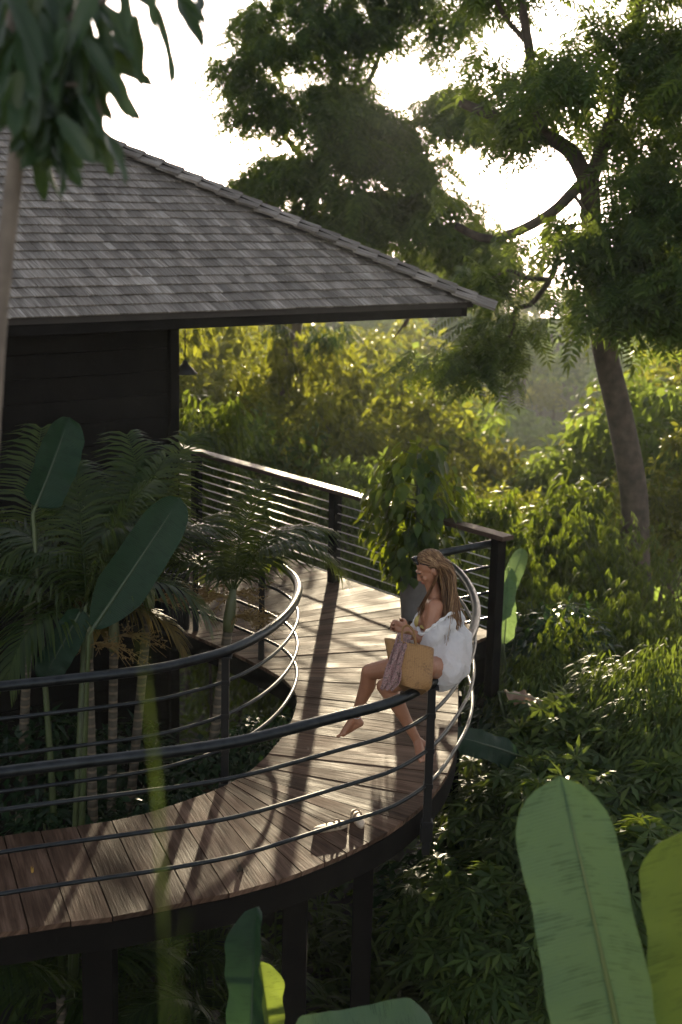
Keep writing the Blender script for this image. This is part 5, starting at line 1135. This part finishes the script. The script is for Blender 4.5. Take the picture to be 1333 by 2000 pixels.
    mb.tube([H(.066, -.008, .102), H(.066, .008, .102)], .004, 6); mb.ell(H(.052, .0, .118), (.018, .03, .012), B, 12, 8); mb.build('sunglasses', M['lens'], o)
    # bikini top
    mb = MB()
    for s in (1, -1): mb.ell(A('chest', .093, .062*s, -.034), (.050, .051, .053))
    chain(mb, [(A('chest', .09, .09, -.05), .012), (A('chest', .02, .150, -.05), .010)], 8); chain(mb, [(A('chest', .09, -.09, -.05), .012), (A('chest', .02, -.150, -.05), .010)], 8)
    for s in (1, -1): mb.tube([A('chest', .12, .06*s, .01), A('chest', .085, .055*s, .07), A('neck', .03, .045*s, -.005), A('neck', -.03, .02*s, .03)], .0035, 6)
    remeshed(mb, 'bikini_top', M['bikini'], .006, 2, .4, parent=o)
    # loose white shirt, slipped off the shoulders
    mb = MB()
    chain(mb, [(A('chest', -.075, .05, -.045), .075), (A('waist', -.06, .06, -.02), .125), (A('pel', -.055, .075, -.03), .132), (A('pel', -.05, .08, -.10), .09)])
    chain(mb, [(A('chest', -.075, -.05, -.045), .075), (A('waist', -.06, -.06, -.02), .125), (A('pel', -.055, -.075, -.03), .132), (A('pel', -.05, -.08, -.10), .09)])
    ls, le = J['lsh'], J['lel']; chain(mb, [(T(Q(858, 1232, 8.90)), .062), (T(Q(846, 1247, 8.89)), .068), (T(Q(838, 1258, 8.90)), .062)]); chain(mb, [(T(Q(858, 1232, 8.90)), .062), (T(Q(876, 1220, 8.98)), .062), (A('chest', -.09, .06, -.06), .07)])
    rs, re = J['rsh'], J['rel']; chain(mb, [(rs*.55+re*.45, .070), (rs*.2+re*.8, .076), (re*.9+J['rwr']*.1, .064)]); chain(mb, [(rs*.55+re*.45-fw*.02, .062), (A('chest', -.08, -.09, -.02), .08)])
    capsule(mb, le-fw*.03-up*.02, A('pel', -.0, .12, .03), .072, .09)
    def wr(c):
        a = noise.noise(Vector((c.x*8+c.z*6, c.y*8, c.z*4-c.x*5))); b_ = noise.noise(Vector((c.x*17+c.z*12+3, c.y*15, c.z*7-c.x*8)))
        return .018*(.35-abs(a)*1.6)+.007*(.3-abs(b_)*1.5)+.003*noise.noise(c*60)-.004
    remeshed(mb, 'shirt', M['shirt'], .007, 5, .5, wr, parent=o)
    # collar edge: rolled band from the chest round the upper arm to the back
    mb = MB(); band = [T(Q(*q)) for q in ((816, 1226, 9.02), (822, 1239, 8.88), (842, 1227, 8.83), (864, 1210, 8.85), (880, 1199, 8.95), (888, 1200, 9.10), (880, 1196, 9.26))]
    mb.tube(cat_rom(band, 6), .014, 8, squash=.55); remeshed(mb, 'collar', M['shirt'], .005, 2, .4, lambda c: .004*math.sin(c.z*90+c.x*70), parent=o)
    mb = MB(); a, k = J['rank'], J['rknee']; ax = norm((a-k)[None])[0]; e1 = norm(np.cross(ax, lf)[None])[0]; e2 = np.cross(ax, e1); mb.tube([a-ax*.012+(e1*math.cos(t)+e2*math.sin(t))*.035 for t in np.linspace(0, 6.283, 20)], .003, 5, caps=False); mb.build('anklet', M['shirt'], o)
woman()

# ------------------------------------------------------------------ bag, scarf, sandals, fallen leaves
def straw_mat():
    m, t, o = mat('straw'); b = N(t, 'ShaderNodeBsdfPrincipled'); u = N(t, 'ShaderNodeUVMap'); mp = N(t, 'ShaderNodeMapping'); mp.inputs['Rotation'].default_value = (0, 0, rad(45)); mp.inputs['Scale'].default_value = (1, 1, 1); t.links.new(u.outputs[0], mp.inputs[0])
    ck = N(t, 'ShaderNodeTexChecker'); ck.inputs['Scale'].default_value = 120; ck.inputs[1].default_value = (1, 1, 1, 1); ck.inputs[2].default_value = (.55, .55, .55, 1); t.links.new(mp.outputs[0], ck.inputs[0])
    nn = noise_tex(t, u.outputs[0], 60, 4); n2 = noise_tex(t, u.outputs[0], 9, 3); mm = N(t, 'ShaderNodeMath', operation='ADD'); t.links.new(nn, mm.inputs[0]); t.links.new(n2, mm.inputs[1])
    c = ramp(t, mm.outputs[0], [(.7, (.20, .10, .036)), (1.25, (.37, .20, .072))]); mx = N(t, 'ShaderNodeMixRGB', blend_type='MULTIPLY'); mx.inputs[0].default_value = .5; t.links.new(c, mx.inputs[1]); t.links.new(ck.outputs[0], mx.inputs[2]); t.links.new(mx.outputs[0], b.inputs['Base Color'])
    b.inputs['Roughness'].default_value = .7; t.links.new(bump(t, ck.outputs['Fac'], .6, .003), b.inputs['Normal']); t.links.new(b.outputs[0], o.inputs[0]); return m
M['straw'] = straw_mat()
def bag():
    rax = norm(np.array([[.42, .91, 0]]))[0]
    c = Q(806, 1350, 8.52); tl, trr = Q(751, 1248, 8.74), Q(848, 1268, 8.68); X = norm((trr-tl)[None])[0]; wtop = np.linalg.norm(trr-tl); topc = (tl+trr)/2
    o = empty('woven_bag', tuple(c), 'tan woven straw tote bag resting on the lap and rail', 'bag'); Z = norm((topc-c)[None])[0]; Yv = np.cross(Z, X); Yv /= np.linalg.norm(Yv); H = float((topc-c)@Z)
    nu, nv = 40, 12; V, F, uv = [], [], []
    def ring(t, off=0.0):
        w = wtop*.5*(.76+.24*t)*(1-.30*max(0, 1-t/.30)**2)-off; d = (.105-.030*t)*(1-.35*max(0, 1-t/.3)**2)-off; out = []
        for i in range(nu):
            a = 2*math.pi*i/nu; ca, sa = math.cos(a), math.sin(a); q = 2.2; r = (abs(ca)**q+abs(sa)**q)**(-1/q)
            sagz = (-.020*(1-abs(ca))*t if sa < 0 else -.004)+.022*ca*ca*max(0, 1-t/.3)**2
            out.append(X*(w*ca*r)+Yv*(d*sa*r)+Z*(H*t+sagz)+X*(.012*t)*0)
        return out
    for j in range(nv+1): V += ring(j/nv)
    for j in range(nv, -1, -1): V += ring(max(.02, j/nv), .006)
    R_ = 2*(nv+1)
    for j in range(R_-1):
        for i in range(nu): F.append((j*nu+i, j*nu+(i+1) % nu, (j+1)*nu+(i+1) % nu, (j+1)*nu+i)); uv += [(a/nu*.9, min(b, R_-1-b)/nv*.36) for a, b in ((i, j), (i+1, j), (i+1, j+1), (i, j+1))]
    me = np_mesh('tote', np.array(V), np.array(F), M['straw'], uv=np.array(uv)); obj('tote', me, o)
    mb = MB(); mb.add([tuple(v) for v in ring(.003)], [tuple(range(nu-1, -1, -1))]); ob = mb.build('base', M['straw'], o); ob.data.uv_layers.new(name='UVMap')
    for sgn in (-1, 1):
        mb = MB(); yb = Yv*(.072*sgn); p = [X*-.045+yb+Z*(H*.90), X*-.045+yb*1.0+Z*(H*1.0), X*-.035+yb*.9+Z*(H+.075), X*0+yb*.8+Z*(H+.105), X*.035+yb*.9+Z*(H+.075), X*.045+yb+Z*H, X*.045+yb+Z*(H*.90)]
        mb.tube(cat_rom(p, 5), .0075, 7); ob = mb.build('handle', M['straw'], o); ob.data.uv_layers.new(name='UVMap')
bag()
def scarf():
    m, t, oo = mat('scarf'); b = N(t, 'ShaderNodeBsdfPrincipled'); u = N(t, 'ShaderNodeUVMap'); f = noise_tex(t, u.outputs[0], 26, 5, .7); v = N(t, 'ShaderNodeTexVoronoi'); v.inputs['Scale'].default_value = 42; t.links.new(u.outputs[0], v.inputs['Vector'])
    mm = N(t, 'ShaderNodeMath', operation='MULTIPLY_ADD'); t.links.new(v.outputs['Distance'], mm.inputs[0]); mm.inputs[1].default_value = .55; t.links.new(f, mm.inputs[2])
    t.links.new(ramp(t, mm.outputs[0], [(.40, (.07, .022, .026)), (.58, (.20, .075, .075)), (.78, (.36, .24, .22)), (.95, (.10, .06, .05))]), b.inputs['Base Color']); b.inputs['Roughness'].default_value = .9; t.links.new(bump(t, mm.outputs[0], .3, .004), b.inputs['Normal']); t.links.new(b.outputs[0], oo.inputs[0])
    rows = [((778, 1236), (806, 1242), 8.80), ((772, 1252), (798, 1256), 8.66), ((764, 1276), (792, 1280), 8.58), ((755, 1305), (786, 1308), 8.52), ((748, 1330), (782, 1332), 8.48), ((743, 1346), (768, 1348), 8.46)]
    L = cat_rom([Q(a[0], a[1], Y) for a, b_, Y in rows], 6); R_ = cat_rom([Q(b_[0], b_[1], Y) for a, b_, Y in rows], 6); nW = 18; V, F, uv = [], [], []; org = L[0].copy()
    for i, (a, c) in enumerate(zip(L, R_)):
        for j in range(nW+1):
            s = j/nW; q = a+(c-a)*s; q = q-cF*(.014*math.sin(s*15+i*.22)+.007*math.sin(s*31-i*.4))*min(1, i/5+.3)-cF*.012*math.sin(math.pi*s); q[2] += .006*math.sin(s*17+2)*(i/len(L)); V.append(q-org)
    n = nW+1
    for i in range(len(L)-1):
        for j in range(nW): F.append((i*n+j, i*n+j+1, (i+1)*n+j+1, (i+1)*n+j)); uv += [(a/nW*.5, b_/len(L)) for b_, a in ((i, j), (i, j+1), (i+1, j+1), (i+1, j))]
    o = obj('scarf', np_mesh('scarf', np.array(V), np.array(F), m, uv=np.array(uv)), None, tuple(org)); s = o.modifiers.new('thickness', 'SOLIDIFY'); s.thickness = .004
    tag(o, 'crumpled dark red patterned scarf hanging over the front of the straw bag', 'scarf')
scarf()
M['sandal'] = simple('sandal', (.55, .44, .32), .7, nscale=20, namp=.2); M['sandal_strap'] = simple('sandal_strap', (.24, .17, .11), .8, spec=.15)
def sandal(px, py, rot, label, side=False):
    c = P(px, py, .012); o = empty('sandal', tuple(c), label, 'sandal', 'sandals left on the deck'); o.rotation_euler = (0, 0, rad(rot))
    mb = MB(); n = 24; V = []
    def outl(z, k):
        for i in range(n):
            a = 2*math.pi*i/n; y = .125*math.sin(a); w = .042+.010*math.sin(a)+(-.006*math.cos(2*a) if True else 0); V.append((w*k*math.cos(a)+.006*math.sin(a), y*k, z))
    outl(-.012, .97); outl(.012, 1.0); outl(.018, .95)
    mb.add(V, [(r*n+i, r*n+(i+1) % n, (r+1)*n+(i+1) % n, (r+1)*n+i) for r in range(2) for i in range(n)]+[tuple(range(n-1, -1, -1)), tuple(2*n+i for i in range(n))]); mb.build('sole', M['sandal'], o)
    for pts in ([(-.038, .04, .006), (-.02, .05, .035), (.012, .055, .038), (.044, .045, .006)], [(-.036, -.02, .006), (-.02, -.0, .034), (.012, .02, .036), (.042, .01, .006)]):
        mb = MB(); mb.tube(cat_rom(pts, 5), .0095, 8, squash=.45); mb.build('strap', M['sandal_strap'], o)
sandal(646, 1616, -58, 'beige strappy sandal on the deck, the one farther from the rail post'); sandal(700, 1600, 14, 'beige strappy sandal on the deck, the one nearer the rail post')
def fallen(px, py, name, label, m, L, rot, curl):
    c = P(px, py, .012); me = banana_leaf_mesh(L, L*.42, seed=3, bend=curl, fold=.3, mats=(m, m), nL=12, nW=3); o = obj(name, me, None, tuple(c), rad(rot)); tag(o, label, 'leaf')
M['leaf_yellow'] = simple('leaf_yellow', (.45, .27, .05), .6); M['leaf_brown'] = simple('leaf_brown', (.05, .035, .022), .8)
fallen(64, 1702, 'fallen_leaf', 'small yellow fallen leaf on the shaded deck boards', 'leaf_yellow', .035, 20, .3)
fallen(463, 1700, 'fallen_leaf', 'dark curled dead leaf lying on the deck near its edge', 'leaf_brown', .09, -60, 1.2)

# ------------------------------------------------------------------ haze
def haze():
    m, t, o = mat('haze'); v = N(t, 'ShaderNodeVolumePrincipled'); v.inputs['Density'].default_value = HAZE_DENSITY; v.inputs['Anisotropy'].default_value = .42; v.inputs['Color'].default_value = (.86, .93, .92, 1)
    t.links.new(v.outputs[0], o.inputs['Volume']); mb = MB(); zlo, zhi = -34, 34
    mb.box((0, 115, (zlo+zhi)/2), (160, 0, 0), (0, 140, 0), (0, 0, (zhi-zlo)/2)); h = mb.build('haze', m, smooth=False); tag(h, 'pale sunlit haze filling the valley air', None, None, 'stuff')
haze()
